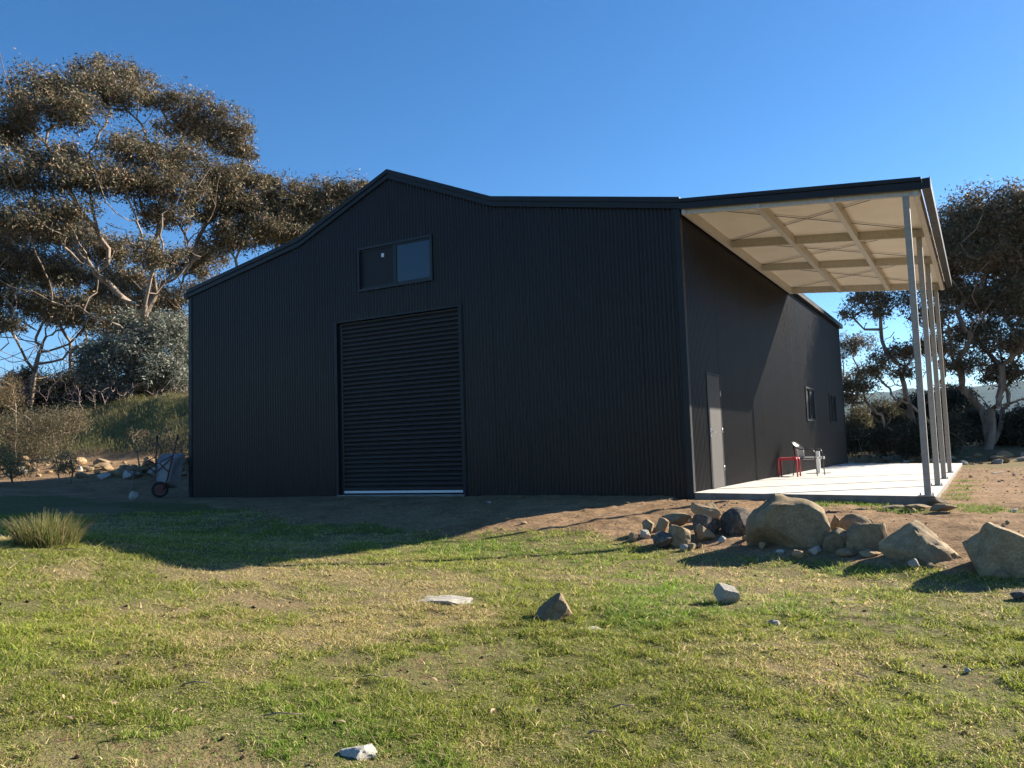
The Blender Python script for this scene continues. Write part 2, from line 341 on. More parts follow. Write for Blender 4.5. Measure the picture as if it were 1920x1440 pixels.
HZ = MB(); HZ.box(-9500, 9500, -9500, 9500, -120, 262); hz_o = HZ.build('haze', None); tag(hz_o, kind='stuff', label='faint blue haze in the mountain air', cat='haze')
hm = bpy.data.materials.new('haze_air'); hm.use_nodes = True; hn = hm.node_tree; hn.nodes.clear(); ho = hn.nodes.new('ShaderNodeOutputMaterial'); hv = hn.nodes.new('ShaderNodeVolumePrincipled')
hv.inputs['Color'].default_value = (.45, .70, 1.0, 1); hv.inputs['Density'].default_value = .00005; hv.inputs['Anisotropy'].default_value = .2; hn.links.new(hv.outputs[0], ho.inputs['Volume']); hz_o.data.materials.append(hm)
# ================================================================ THE SHED
W, L, HE, HK, HA = 12.5, 18.0, 5.0, 5.72, 6.78
GX = [0, -3.72, -6.25, -8.78, -12.5]; GZ = [HE, HK, HA, HK, HE]
def roofz(x): return float(np.interp(x, GX[::-1], GZ[::-1]))
shed = tag(empty('shed', (-6.25, 9, -.05)), 'large black corrugated steel barn shed with stepped gable roof and side canopy', 'shed')
def part(o, p=None):
    par = p or shed
    if o.parent is None:
        o.parent = par
    o.matrix_parent_inverse = Matrix.Translation(-Vector(world_loc(par)))
    return o
def world_loc(o):
    v = Vector((0, 0, 0))
    while o is not None: v = v+Vector(o.location); o = o.parent
    return v
PITCH_ = .0762
def sheets(s0, s1, place, ztop, zbot, holes, name='wall_sheet', mt=None):
    """ribbed sheets along s; place(s, depth, z) -> point; holes: (s0,s1,z0,z1)"""
    n = int(math.ceil((s1-s0)/.762))
    for k in range(n):
        a = s0+k*.762; b = min(a+.762+.02, s1)
        ss = set(np.round(np.arange(a, b, PITCH_/8), 5)); ss.add(round(b, 5))
        for h in holes:
            for e in h[:2]:
                if a < e < b: ss.add(round(e, 5))
        for e in (3.72, 6.25, 8.78):
            if a < e < b: ss.add(e)
        ss = sorted(ss); off = .0018*(k % 2)+.0006*(k % 3); vid = {}; V = []; F = []
        def vert(s, z):
            q = (s, round(z, 5))
            if q not in vid:
                vid[q] = len(V); V.append(place(s, .0155*(1-2*abs(math.cos(math.pi*s/PITCH_))**2.4)+off-.006, z))
            return vid[q]
        for p, q in zip(ss[:-1], ss[1:]):
            mid = (p+q)/2; segs = []
            hs = sorted([(h[2], h[3]) for h in holes if h[0]-1e-6 <= mid <= h[1]+1e-6])
            lo = zbot
            for (z0, z1) in hs:
                if z0 > lo: segs.append((lo, z0))
                lo = z1
            segs.append((lo, None))
            for z0, z1 in segs:
                za = ztop(p) if z1 is None else z1; zb = ztop(q) if z1 is None else z1
                F.append((vert(p, z0), vert(q, z0), vert(q, zb), vert(p, za)))
        lab = list(range(len(V)))
        for _ in range(2):
            for f in F+F[::-1]:
                mn = min(lab[i] for i in f)
                for i in f: lab[i] = mn
        for g in sorted(set(lab[f[0]] for f in F)):
            Fg = [f for f in F if lab[f[0]] == g]; used = sorted({i for f in Fg for i in f}); mp = {i: j for j, i in enumerate(used)}
            me = bpy.data.meshes.new(name); me.from_pydata([V[i] for i in used], [], [tuple(mp[i] for i in f) for f in Fg]); me.polygons.foreach_set('use_smooth', [True]*len(Fg)); me.update()
            part(link(name, me, mt or M_wall))
DX0, DX1, DZ = -7.76, -4.56, 3.72          # roller door opening
WX0, WX1, WZ0, WZ1 = -7.07, -5.2, 4.35, 5.2
PY0, PY1, PZ = 1.06, 1.94, 2.11
SW = [(10.65, 11.9, 1.43, 2.3), (14.75, 16.0, 1.43, 2.3)]
sheets(0, W, lambda s, d, z: (-s, -d, z), lambda s: roofz(-s)-.02, -.14, [(-DX1, -DX0, -.2, DZ), (-WX1, -WX0, WZ0, WZ1)])
sheets(0, L, lambda s, d, z: (d, s, z), lambda s: HE-.02, -.05, [(PY0, PY1, -.2, PZ)]+[(a, b, c, e) for a, b, c, e in SW])
sheets(0, L, lambda s, d, z: (-W-d, s, z), lambda s: HE-.02, -.14, [])
sheets(0, W, lambda s, d, z: (-s, L+d, z), lambda s: roofz(-s)-.02, -.14, [])
# roof planes
for i in range(4):
    xa, xb, za, zb = GX[i], GX[i+1], GZ[i], GZ[i+1]
    if i == 0: xa, za = .06, HE-.06*(HK-HE)/3.72
    if i == 3: xb, zb = -W-.06, HE-.06*(HK-HE)/3.72
    ys = np.arange(-.02, L+.02, PITCH_/4); V = []; F = []
    for j, y in enumerate(ys):
        o = .008*math.sin(2*math.pi*y/PITCH_)+.02; V += [(xa, y, za+o), (xb, y, zb+o)]
        if j: F.append((2*j-2, 2*j, 2*j+1, 2*j-1))
    me = bpy.data.meshes.new('roof_plane'); me.from_pydata(V, [], F); me.polygons.foreach_set('use_smooth', [True]*len(F)); me.update()
    part(link('roof_plane', me, M_trim))
# barge cappings front and rear
def shear(mb, xa, za, xb, zb, y0, y1, lo, hi):
    mb.hexa([(xa, y0, za+lo), (xb, y0, zb+lo), (xb, y1, zb+lo), (xa, y1, za+lo), (xa, y0, za+hi), (xb, y0, zb+hi), (xb, y1, zb+hi), (xa, y1, za+hi)])
for yy, sg in ((0, -1), (L, 1)):
    for i in range(4):
        xa, xb, za, zb = GX[i], GX[i+1], GZ[i], GZ[i+1]
        if i == 0: xa = .045
        if i == 3: xb = -W-.045
        a, b = sorted((yy+sg*.022, yy+sg*.050)); c, d = sorted((yy-sg*.12, yy+sg*.075))
        m1 = MB(); shear(m1, xb, zb, xa, za, a, b, -.155, -.045); part(m1.build('barge_board', M_trim, bevel=.004))
        m2 = MB(); shear(m2, xb, zb, xa, za, c, d, -.05, .045); part(m2.build('barge_cap', M_trim, bevel=.006))
rc = MB(); rc.hexa([(-6.45, .05, HA-.062), (-6.25, .05, HA+.012), (-6.25, L-.05, HA+.012), (-6.45, L-.05, HA-.062), (-6.45, .05, HA-.044), (-6.25, .05, HA+.030), (-6.25, L-.05, HA+.030), (-6.45, L-.05, HA-.044)])
rc.hexa([(-6.248, .05, HA+.012), (-6.05, .05, HA-.062), (-6.05, L-.05, HA-.062), (-6.248, L-.05, HA+.012), (-6.248, .05, HA+.030), (-6.05, .05, HA-.044), (-6.05, L-.05, HA-.044), (-6.248, L-.05, HA+.030)])
part(rc.build('ridge_cap', M_trim))
# corner flashings
for (cx, cy, sx, sy) in ((0, 0, 1, -1), (-W, 0, -1, -1), (0, L, 1, 1), (-W, L, -1, 1)):
    k = MB(); a, b = sorted((cx-sx*.09, cx+sx*.022)); c, d = sorted((cy+sy*.012, cy+sy*.022)); k.box(a, b, c, d, -.1, HE-.08)
    a, b = sorted((cx+sx*.012, cx+sx*.0215)); c, d = sorted((cy-sy*.09, cy+sy*.0115)); k.box(a, b, c, d, -.1, HE-.08)
    part(k.build('corner_flashing', M_trim))
# eave gutters
for sx, x0, ya, yb in ((1, .022, 9.2, L+.05), (-1, -W-.022, -.05, L+.05)):
    a, b = sorted((x0, x0+sx*.13)); g = MB(); g.box(a, b, ya, yb, HE-.17, HE-.155); g.box(a, a+.006, ya, yb, HE-.155, HE-.03); g.box(b-.006, b, ya, yb, HE-.155, HE-.03)
    g.box(a+.007, b-.007, ya, ya+.005, HE-.154, HE-.031); g.box(a+.007, b-.007, yb-.005, yb, HE-.154, HE-.031)
    part(g.build('gutter', M_trim))
# roller door ------------------------------------------------------
j = MB(); j.box(DX0-.07, DX0+.02, -.03, -.012, -.05, DZ+.02); j.box(DX0, DX0+.02, -.0115, .30, -.05, DZ); part(j.build('door_jamb', M_trim, bevel=.003))
j = MB(); j.box(DX1-.02, DX1+.06, -.03, -.012, -.05, DZ+.02); j.box(DX1-.02, DX1, -.0115, .30, -.05, DZ); part(j.build('door_jamb', M_trim, bevel=.003))
j = MB(); j.box(DX0+.021, DX1-.021, -.026, .3, DZ-.03, DZ+.015); part(j.build('door_head', M_trim, bevel=.003))
j = MB(); j.box(DX0+.021, DX0+.11, .05, .11, -.02, DZ-.031); part(j.build('door_track', M_black))
j = MB(); j.box(DX1-.05, DX1-.021, .05, .11, -.02, DZ-.031); part(j.build('door_track', M_black))
zs = np.arange(.07, DZ-.04, .009); V = []; F = []; cx0, cx1 = DX0+.10, DX1-.045; per = .0935
for i, z in enumerate(zs):
    t = ((z-.07) % per)/per; y = .08-.030*(sst(0, .18, t)*(1-sst(.66, .86, t)))
    V += [(cx0, y, z), (cx1, y, z)]
    if i: F.append((2*i-2, 2*i-1, 2*i+1, 2*i))
me = bpy.data.meshes.new('roller_curtain'); me.from_pydata(V, [], F); me.polygons.foreach_set('use_smooth', [True]*len(F)); me.update()
cur = part(link('roller_curtain', me, M_roll))
br = MB(); br.box(cx0, cx1, .045, .10, .02, .072); o = br.build('bottom_rail', M_alu, bevel=.006); o.parent = cur; tag(o, 'bright aluminium rail along the bottom of the roller door')
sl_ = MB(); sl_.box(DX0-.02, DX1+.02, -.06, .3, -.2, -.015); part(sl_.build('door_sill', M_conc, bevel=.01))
# windows -------------------------------------------------------------
def part2(o, par): o.parent = par; return o
def window(pt, s0, s1, z0, z1, fr=.05, sticker=None, dark=0, fmat=M_trim):
    """pt(s, depth_out, z)"""
    def bx(mb, a, b, c, d, e, f):
        p = [pt(a, e, c), pt(b, e, c), pt(b, f, c), pt(a, f, c), pt(a, e, d), pt(b, e, d), pt(b, f, d), pt(a, f, d)]; mb.hexa(p)
    f = MB(); bx(f, s0-.04, s1+.04, z0-.05, z0, -.06, .045); bx(f, s0-.04, s1+.04, z1, z1+.05, -.06, .045)
    bx(f, s0-.04, s0+.005, z0+.0005, z1-.0005, -.06, .043); bx(f, s1-.005, s1+.04, z0+.0005, z1-.0005, -.06, .043)
    me = f.mesh('window', 0); wn = part(link('window', me, fmat))
    mid = (s0+s1)/2; sl = MB()
    for (a, b, dep) in ((s0+.006, mid-.02, -.02), (mid+.021, s1-.006, .0)):
        bx(sl, a, b, z0+.001, z0+.035, dep-.02, dep+.02); bx(sl, a, b, z1-.035, z1-.001, dep-.02, dep+.02)
        bx(sl, a, a+.03, z0+.0355, z1-.0355, dep-.02, dep+.019); bx(sl, b-.03, b, z0+.0355, z1-.0355, dep-.02, dep+.019)
    bx(sl, mid-.019, mid+.02, z0+.001, z1-.001, -.03, .021)
    part2(sl.build('sash_frame', fmat), wn)
    for i, (a, b, dep) in enumerate(((s0+.037, mid-.051, -.02), (mid+.052, s1-.037, .0))):
        g = MB(); bx(g, a, b, z0+.036, z1-.036, dep-.004, dep+.004); part2(g.build('pane', M_screen if i == dark else M_glass), wn)
    if sticker:
        k = MB(); bx(k, sticker[0], sticker[0]+.07, sticker[1], sticker[1]+.08, sticker[2], sticker[2]+.002); part2(k.build('sticker', M_sticker), wn)
    return wn
M_frame = mat('window_frame_paint', None, (.016, .019, .023), .45, 0, .3)
window(lambda s, d, z: (s, -d, z), WX0, WX1, WZ0, WZ1, sticker=(-6.5, 4.98, -.012), dark=0, fmat=M_frame)
for (a, b, c, d) in SW: window(lambda s, e, z: (e, s, z), a, b, c, d, sticker=(a+.2, d-.28, -.012), dark=0, fmat=M_frame)
# personnel door --------------------------------------------------------
fm = MB(); fm.box(-.05, .022, PY0, PY0+.04, 0.0, PZ); fm.box(-.05, .022, PY1-.04, PY1, 0.0, PZ); fm.box(-.05, .021, PY0+.0405, PY1-.0405, PZ-.04, PZ); part(fm.build('door_frame', M_trim))
lf = MB(); lf.box(-.02, .018, PY0+.045, PY1-.045, .006, PZ-.045); leaf = part(lf.build('door_leaf', M_door, bevel=.004))
hd = MB(); hd.box(.0185, .024, PY0+.075, PY0+.115, .93, 1.09); hd.tube([(.024, PY0+.095, 1.02), (.07, PY0+.095, 1.02), (.075, PY0+.15, 1.02), (.072, PY0+.21, 1.015)], .009); part2(hd.build('handle', M_alu), leaf)
for z in (.35, 1.05, 1.75):
    q = MB(); q.tube([(.026, PY1-.042, z-.05), (.026, PY1-.042, z+.05)], .009); part2(q.build('hinge', M_alu), leaf)
# canopy ----------------------------------------------------------------
CX1, CY1 = 3.72, 9.12
def ctop(x): return 4.975-.096*x
can = MB(); shear(can, .03, ctop(.03), CX1, ctop(CX1), -.04, CY1-.02, -.055, -.008); canopy = part(can.build('canopy', M_ceil))
tag(canopy, 'cream lined side canopy on four galvanised posts')
fs = MB(); shear(fs, .048, ctop(.048), CX1+.03, ctop(CX1+.03), -.085, -.045, -.145, -.03); part2(fs.build('fascia', M_trim, bevel=.004), canopy)
fs = MB(); shear(fs, .048, ctop(.048), CX1+.03, ctop(CX1+.03), -.115, .03, -.029, .035); part2(fs.build('fascia_cap', M_trim, bevel=.006), canopy)
fs = MB(); shear(fs, .048, ctop(.048), CX1+.03, ctop(CX1+.03), CY1, CY1+.04, -.145, .03); part2(fs.build('fascia', M_trim, bevel=.004), canopy)
gt = MB(); zg = ctop(CX1); gt.box(CX1+.031, CX1+.15, -.11, CY1+.05, zg-.155, zg-.14); gt.box(CX1+.031, CX1+.038, -.11, CY1+.05, zg-.1395, zg+.0); gt.box(CX1+.142, CX1+.15, -.11, CY1+.05, zg-.1395, zg+.02)
gt.box(CX1+.039, CX1+.141, -.11, -.104, zg-.139, zg); gt.box(CX1+.039, CX1+.141, CY1+.044, CY1+.05, zg-.139, zg); part2(gt.build('gutter', M_trim), canopy)
for y in (.0, 2.92, 5.6, 9.02):
    r_ = MB(); shear(r_, .10, ctop(.10), CX1-.0, ctop(CX1-.0), y, y+.065, -.215, -.056); part2(r_.build('rafter', M_galv, bevel=.004), canopy)
    if y < 9:
        ny_ = {.0: 2.92, 2.92: 5.6, 5.6: 9.02}[y]
        for (xa, ya, xb, yb) in ((.16, y+.1, CX1-.2, ny_-.03), (.16, ny_-.03, CX1-.2, y+.1)):
            st = MB(); st.bar((xa, ya, ctop(xa)-.085), (xb, yb, ctop(xb)-.085), .028, .004); part2(st.build('brace_strap', M_strap), canopy)
for x in (.06, 1.28, 2.42):
    wd = .07 if x < .1 else .095; pr = MB(); pr.hexa([(x, -.03, ctop(x)-.225), (x+wd, -.03, ctop(x+wd)-.225), (x+wd, CY1-.03, ctop(x+wd)-.225), (x, CY1-.03, ctop(x)-.225), (x, -.03, ctop(x)-.057), (x+wd, -.03, ctop(x+wd)-.057), (x+wd, CY1-.03, ctop(x+wd)-.057), (x, CY1-.03, ctop(x)-.057)])
    part2(pr.build('purlin', M_galv, bevel=.004), canopy)
pr = MB(); pr.box(CX1-.10, CX1-.02, -.03, CY1-.03, ctop(CX1)-.23, ctop(CX1)-.058); part2(pr.build('purlin', M_galv, bevel=.004), canopy)
for y in (.03, 2.95, 5.63, 9.0):
    x = 3.52; p_ = MB(); p_.box(x-.046, x+.046, y-.046, y+.046, slz(x)-.001, ctop(x)-.216); part2(p_.build('post', M_post, bevel=.008), canopy)
    b_ = MB(); b_.box(x-.13, x+.085, y-.075, y+.075, slz(x)-.003, slz(x)+.012); part2(b_.build('base_plate', M_galv, bevel=.003), canopy)
    for bx_ in (x-.1, x+.066):
        q = MB(); q.tube([(bx_, y, slz(x)+.012), (bx_, y, slz(x)+.05)], .012, 6); part2(q.build('bolt', M_galv), canopy)

# ================================================================ FURNITURE ON THE SLAB
def stool():
    x, y = .31, 6.35; t = tag(empty('stool', (x, y, slz(x)), .04), 'small glossy red square stool on the slab beside the black chair', 'stool')
    s = MB(); s.box(-.2, .2, -.2, .2, .425, .452); link('seat', s.mesh('seat', .012), M_red, t)
    for sx in (-1, 1):
        for sy in (-1, 1):
            l = MB(); l.tube([(sx*.13, sy*.19, .437), (sx*.17, sy*.195, .434), (sx*.195, sy*.2, .415), (sx*.203, sy*.205, .38), (sx*.212, sy*.215, 0)], [.018, .02, .021, .021, .017], 10); link('leg', l.mesh('leg'), M_red, t)
    sr = MB(); sr.box(-.19, .19, -.207, -.195, .385, .424); sr.box(-.19, .19, .195, .207, .385, .424); link('apron', sr.mesh('apron'), M_red, t)
stool()
def chair():
    x, y = .60, 7.0; t = tag(empty('chair', (x, y, slz(x)), math.radians(82)), 'black tube frame tub chair with beige mesh back standing on the slab', 'chair')
    # local: faces -Y
    f = MB(); arc = [(-.27, -.24, .62)]
    for k in range(13):
        a = math.pi*k/12; arc.append((-.28*math.cos(a), .05+.27*math.sin(a), .63+.17*math.sin(a)**1.3))
    arc.append((.27, -.24, .62)); f.tube(arc, .013, 8); link('back_hoop', f.mesh('back_hoop'), M_black, t)
    for sx in (-1, 1):
        l = MB(); l.tube([(sx*.27, -.2, .62), (sx*.275, -.25, .60), (sx*.275, -.27, .55), (sx*.275, -.31, 0)], .012); link('leg', l.mesh('leg'), M_black, t)
        l = MB(); l.tube([(sx*.23, .22, .70), (sx*.225, .2, .43), (sx*.24, .27, 0)], .012); link('leg', l.mesh('leg'), M_black, t)
    V = []; F = []
    for i in range(9):
        a = math.pi*(.12+.76*i/8); cx, cy, top = -.27*math.cos(a), .05+.25*math.sin(a), .62+.165*math.sin(a)**1.3
        for k in range(4):
            u = k/3; V.append((cx*(1-.2*(1-u)), cy-.02*(1-u), .42+(top-.42)*u))
    for i in range(8):
        for k in range(3): q = i*4+k; F.append((q, q+4, q+5, q+1))
    me = bpy.data.meshes.new('backrest'); me.from_pydata(V, [], F); me.polygons.foreach_set('use_smooth', [True]*len(F)); o = link('backrest', me, M_mesh, t)
    md = o.modifiers.new('thickness', 'SOLIDIFY'); md.thickness = .006
    s = MB(); s.box(-.235, .235, -.25, .2, .405, .42); link('seat', s.mesh('seat', .005), M_black, t)
    s = MB(); s.tube([(-.245, -.27, .41), (.245, -.27, .41), (.245, .21, .41), (-.245, .21, .41), (-.245, -.265, .41)], .011); link('seat_frame', s.mesh('seat_frame'), M_black, t)
chair()
def stand():
    x, y = .62, 8.4; t = tag(empty('stand', (x, y, slz(x)), .1), 'white post and crossbar stand on flat feet behind the chair', 'stand')
    s = MB(); s.box(-.045, .045, -.035, .035, .021, .56); link('post', s.mesh('post', .006), M_white, t)
    s = MB(); s.box(-.36, .16, -.036, -.075, .36, .43); link('crossbar', s.mesh('crossbar', .006), M_white, t)
    s = MB(); s.box(-.30, .30, -.04, .04, 0, .02); link('foot', s.mesh('foot', .004), M_white, t)
    s = MB(); s.box(-.04, .04, -.22, -.0405, 0, .019); s.box(-.04, .04, .0405, .22, 0, .019); link('foot', s.mesh('foot'), M_white, t)
stand()

# ================================================================ WHEELBARROW leaning on the wall
def barrow():
    x, y = -12.95, -.50; t = tag(empty('wheelbarrow', (x, y, gz(x, y)), math.radians(12)), 'old wheelbarrow stood upright on its wheel against the corner of the shed', 'wheelbarrow')
    R = .19
    wv = MB(); n = 20
    wv.tube([(R*.86*math.cos(2*math.pi*k/n), 0, R+R*.86*math.sin(2*math.pi*k/n)) for k in range(n+1)], .032, 8, False); wheel = link('wheel', wv.mesh('wheel'), M_rubber, t)
    rm = MB(); rm.tube([(0, -.028, R), (0, .028, R)], .125, 20); link('rim', rm.mesh('rim'), M_rust, wheel)
    ax = MB(); ax.tube([(-.0, -.11, R), (0, .11, R)], .012); link('axle', ax.mesh('axle'), M_rust, wheel)
    lean = .16
    def P(a, up, out): return (a, .05+up*lean-out, R+up)      # local frame of the leaning body
    wheel.rotation_euler = (0, 0, math.radians(35))
    for sx in (-1, 1):
        h_ = MB(); h_.tube([P(sx*.08, 0, .03), P(sx*.17, .22, .05), P(sx*.24, .75, .03), P(sx*.29, 1.12, .0), P(sx*.30, 1.28, .0)], .017); link('handle', h_.mesh('handle'), M_rust, t)
        g = MB(); g.tube([P(sx*.30, 1.17, 0), P(sx*.302, 1.3, 0)], .023); link('grip', g.mesh('grip'), M_rubber, t)
        l = MB(); l.tube([P(sx*.2, .42, .06), P(sx*.22, .60, .38), P(sx*.22, .66, .40), P(sx*.24, .80, .03)], .013); link('leg', l.mesh('leg'), M_rust, t)
    b = MB(); b.tube([P(-.22, .63, .39), P(.22, .63, .39)], .012); b.tube([P(-.19, .40, .05), P(.23, .76, .03)], .011); link('brace', b.mesh('brace'), M_rust, t)
    # tray: underside towards the camera
    V = [P(-.17, .14, .02), P(.17, .14, .02), P(.27, .72, .02), P(-.27, .72, .02), P(-.27, .02, -.27), P(.27, .02, -.27), P(.36, .86, -.27), P(-.36, .86, -.27)]
    me = bpy.data.meshes.new('tray'); me.from_pydata(V, [], [(0, 1, 2, 3), (0, 4, 5, 1), (1, 5, 6, 2), (2, 6, 7, 3), (3, 7, 4, 0)]); o = link('tray', me, M_tray, t)
    bv = o.modifiers.new('round', 'BEVEL'); bv.width = .05; bv.segments = 3; md = o.modifiers.new('thickness', 'SOLIDIFY'); md.thickness = .004
barrow()

# ================================================================ ROCKS
def rock_mesh(name, seed, sub=4, planes=12, dmin=.55, dmax=.92, rough=.05, extra=(), bump_=None):
    r = random.Random(seed); bm = bmesh.new(); bmesh.ops.create_icosphere(bm, subdivisions=sub, radius=1)
    V = np.array([v.co[:] for v in bm.verts]); V *= 1.15
    pl = []
    for _ in range(planes):
        n = Vector((r.gauss(0, 1), r.gauss(0, 1), r.gauss(0, .8))).normalized(); pl.append((np.array(n), r.uniform(dmin, dmax)))
    for n, d in extra: n = np.array(n, float); pl.append((n/np.linalg.norm(n), d))
    for n, d in pl:
        e = V@n-d; V = V-np.clip(e, 0, None)[:, None]*n[None]*.97
    o = r.uniform(0, 50)
    q = fbm(V[:, 0]*2+V[:, 2]+o, V[:, 1]*2-V[:, 2]*.7, 1.3, 4, seed % 97)-.5; q2 = fbm(V[:, 0]*3-V[:, 2]*2+o, V[:, 1]*3+V[:, 2]*2, 3, 3, seed % 89)-.5
    nr = V/np.linalg.norm(V, axis=1)[:, None]; V = V+nr*(q*rough*4+q2*rough*1.2)[:, None]
    if bump_ is not None: V = bump_(V)
    V = V/np.abs(V).max(0)
    for v, c in zip(bm.verts, V): v.co = c
    me = bpy.data.meshes.new(name); bm.to_mesh(me); bm.free(); me.polygons.foreach_set('use_smooth', [True]*len(me.polygons))
    try: me.set_sharp_from_angle(angle=math.radians(32))
    except Exception: pass
    return me
def rock_px(x0, x1, y0, y1, label, mt, seed, name='rock', sink=.12, depth=.9, rz=0, group=None, tilt=(0, 0), base=None, cat='rock', flat=1.0, **k):
    """rock seen between x0..x1 and y0..y1 standing on the ground at y1"""
    p = on((x0+x1)/2, y1) if base is None else np.array(base); d = math.hypot(p[0]-CAM[0], p[1]-CAM[1]); sc = d/FPX
    wx = (x1-x0)*sc/2; hz = (y1-y0)*sc/2/(1-sink)*flat
    me = rock_mesh(name, seed, **k); me.materials.append(mt); o = bpy.data.objects.new(name, me); C.objects.link(o)
    a = math.atan2(p[0]-CAM[0], p[1]-CAM[1])
    off = depth*wx*.75
    o.location = (p[0]+math.sin(a)*off, p[1]+math.cos(a)*off, p[2]+hz*(1-2*sink)); o.scale = (wx, wx*depth, hz); o.rotation_euler = (tilt[0], tilt[1], -a+rz)
    return tag(o, label, cat, group)
def knob(V):   # boulder with a broad hump and an undercut lower left
    h = np.exp(-((V[:, 0]+.35)/.33)**2)*.30*(V[:, 2] > 0)*V[:, 2]; V = V.copy(); V[:, 2] += h
    V[:, 0] += .12*V[:, 2]*(V[:, 2] < 0); k = np.exp(-(((V[:, 0]+.55)/.4)**2+((V[:, 2]+.55)/.4)**2)); V[:, 1] += k*.5*(V[:, 1] < 0); return V
rock_px(1405, 1561, 936, 1030, 'biggest smooth brown boulder with a humped top in the rock border', M_rock, 101, 'boulder', depth=.65, planes=5, dmin=.85, dmax=1.0, rough=.045, bump_=knob, sink=.3, extra=[((-.3, -.8, -.6), .72), ((.2, -.95, .1), .8)])
rock_px(1352, 1418, 954, 1003, 'dark round lichen stained boulder left of the humped boulder', M_rockd, 102, 'boulder', planes=6, dmin=.8, dmax=.98, sink=.3)
rock_px(1293, 1354, 962, 1008, 'black and white streaked angular rock leaning on the tan slab rock', M_rockd, 103, depth=.7, tilt=(0, .35), planes=12)
rock_px(1293, 1352, 946, 985, 'long tan slab of rock propped up behind the streaked rock', M_rocko, 104, depth=.35, tilt=(.3, .5), planes=14, sink=0)
rock_px(1312, 1351, 943, 973, 'brown block of rock standing behind the tan slab rock', M_rock, 105, planes=12, sink=.1)
rock_px(1298, 1341, 988, 1017, 'orange tan wedge of rock tucked below the streaked rock', M_rocko, 106, depth=.6, tilt=(0, .2), planes=10)
rock_px(1556, 1580, 966, 1000, 'narrow brown rock squeezed behind the right end of the humped boulder', M_rock, 107, planes=8)
rock_px(1568, 1631, 966, 1006, 'long rounded brown rock resting above the square block', M_rock, 108, depth=.6, planes=9, dmin=.7, base=on(1600, 1008))
rock_px(1546, 1592, 998, 1037, 'rounded brown rock wedged between the humped boulder and square block', M_rock, 109, planes=9, dmin=.7, sink=.3)
rock_px(1591, 1661, 988, 1038, 'square cut brown block with a flat top in the rock border', M_rock, 110, depth=.7, planes=4, extra=[((0, 0, 1), .6), ((1, 0, 0), .7), ((-1, 0, 0), .7), ((0, -1, .1), .6), ((0, 0, -1), .6)], rough=.045, sink=.28)
rock_px(1658, 1803, 972, 1060, 'large ridged brown boulder with a fractured sunlit flank', M_rock, 111, 'boulder', depth=.8, planes=8, rough=.07, extra=[((.75, .1, .65), .5), ((-.5, -.6, .6), .55), ((0, -.75, .35), .6), ((.5, -.35, .78), .45)], sink=.34)
rock_px(1803, 1990, 970, 1090, 'huge angular tan boulder with a steep shaded face at the end of the border', M_rock, 112, 'boulder', depth=.8, planes=6, rough=.05, extra=[((.45, .1, .9), .45), ((-.7, -.6, .35), .62), ((-.1, -.9, .1), .6), ((.2, -.6, -.7), .7)], sink=.34)
for i, (a, b, c, d) in enumerate([(1203, 1228, 974, 1003), (1226, 1256, 973, 1006), (1240, 1297, 963, 990), (1218, 1262, 1000, 1031), (1252, 1300, 985, 1028), (1200, 1220, 994, 1012), (1178, 1197, 1000, 1018)]):
    rock_px(a, b, c, d, ['small upright brown rock at the low end of the rock border', 'tan broken rock beside the small upright brown rock', 'long low brown rock along the top of the low border end', 'dark broken rock at the foot of the low border end', 'largest brown broken rock below the tan slab rock', 'small grey rock among the brown ones at the low border end', 'little tan rock lying outermost at the low end of the border'][i], [M_rock, M_rocko, M_rock, M_rockd, M_rock, M_rockg, M_rocko][i], 120+i, group='broken rocks at the low end of the border', planes=14)
for i, (a, b, c, d) in enumerate([(1275, 1291, 1022, 1035), (1286, 1305, 1020, 1033), (1484, 1507, 1031, 1049), (1518, 1542, 1026, 1043), (1570, 1606, 1032, 1047), (1612, 1650, 1034, 1046), (1702, 1724, 1051, 1067), (1868, 1889, 1072, 1089), (1422, 1436, 1018, 1030), (1456, 1470, 1030, 1040), (1738, 1752, 1060, 1070), (1308, 1320, 1020, 1028), (1345, 1362, 1008, 1020), (1392, 1406, 1008, 1018)]):
    rock_px(a, b, c, d, 'small grey stone lying at the grass edge below the rock border', [M_rockg, M_rock, M_rocko][i % 3], 140+i, 'stone', group='small stones below the rock border', planes=12, sub=3, cat='stone')
rock_px(1004, 1082, 1119, 1170, 'pointed brown rock with a shaded face alone on the lawn', M_rock, 161, depth=.8, planes=5, rough=.05, extra=[((-.75, -.2, .6), .35), ((.9, 0, .3), .55), ((0, -1, .25), .5)])
rock_px(1340, 1388, 1097, 1135, 'pale grey angular stone alone on the lawn near the rock border', M_rockg, 162, depth=.9, planes=5, rough=.03, extra=[((.35, -.3, .9), .5), ((-.8, -.5, .3), .55), ((.2, -.9, .0), .55)])
rock_px(768, 888, 1108, 1136, 'flat pale lichen covered rock outcrop flush with the lawn', M_rockg, 163, 'rock_outcrop', depth=.8, sink=.45, planes=14, rough=.10, flat=.5)
rock_px(1088, 1132, 1169, 1187, 'low flat grey stone sunk in the grass beside the pointed rock', M_rockg, 164, depth=.7, sink=.4, flat=.5)
rock_px(638, 720, 1392, 1428, 'cracked flat white grey stone set in bare soil of the lawn', M_rockw, 165, depth=.8, sink=.46, rough=.09, planes=16, flat=.5)
rock_px(1444, 1462, 1165, 1175, 'tiny white quartz pebble on the lawn below the pale grey stone', M_rockw, 166, 'pebble', cat='pebble', sub=3)
rock_px(1809, 1820, 1260, 1269, 'tiny bright white pebble on the open grass far from other stones', M_rockw, 167, 'pebble', cat='pebble', sub=3)
rock_px(1900, 1935, 1110, 1128, 'dark stone on the grass below the huge angular boulder', M_rockd, 168, planes=10)
rock_px(240, 258, 921, 937, 'pale stone lying in the shade near the wheelbarrow', M_rockg, 169, 'stone', cat='stone', sub=3)
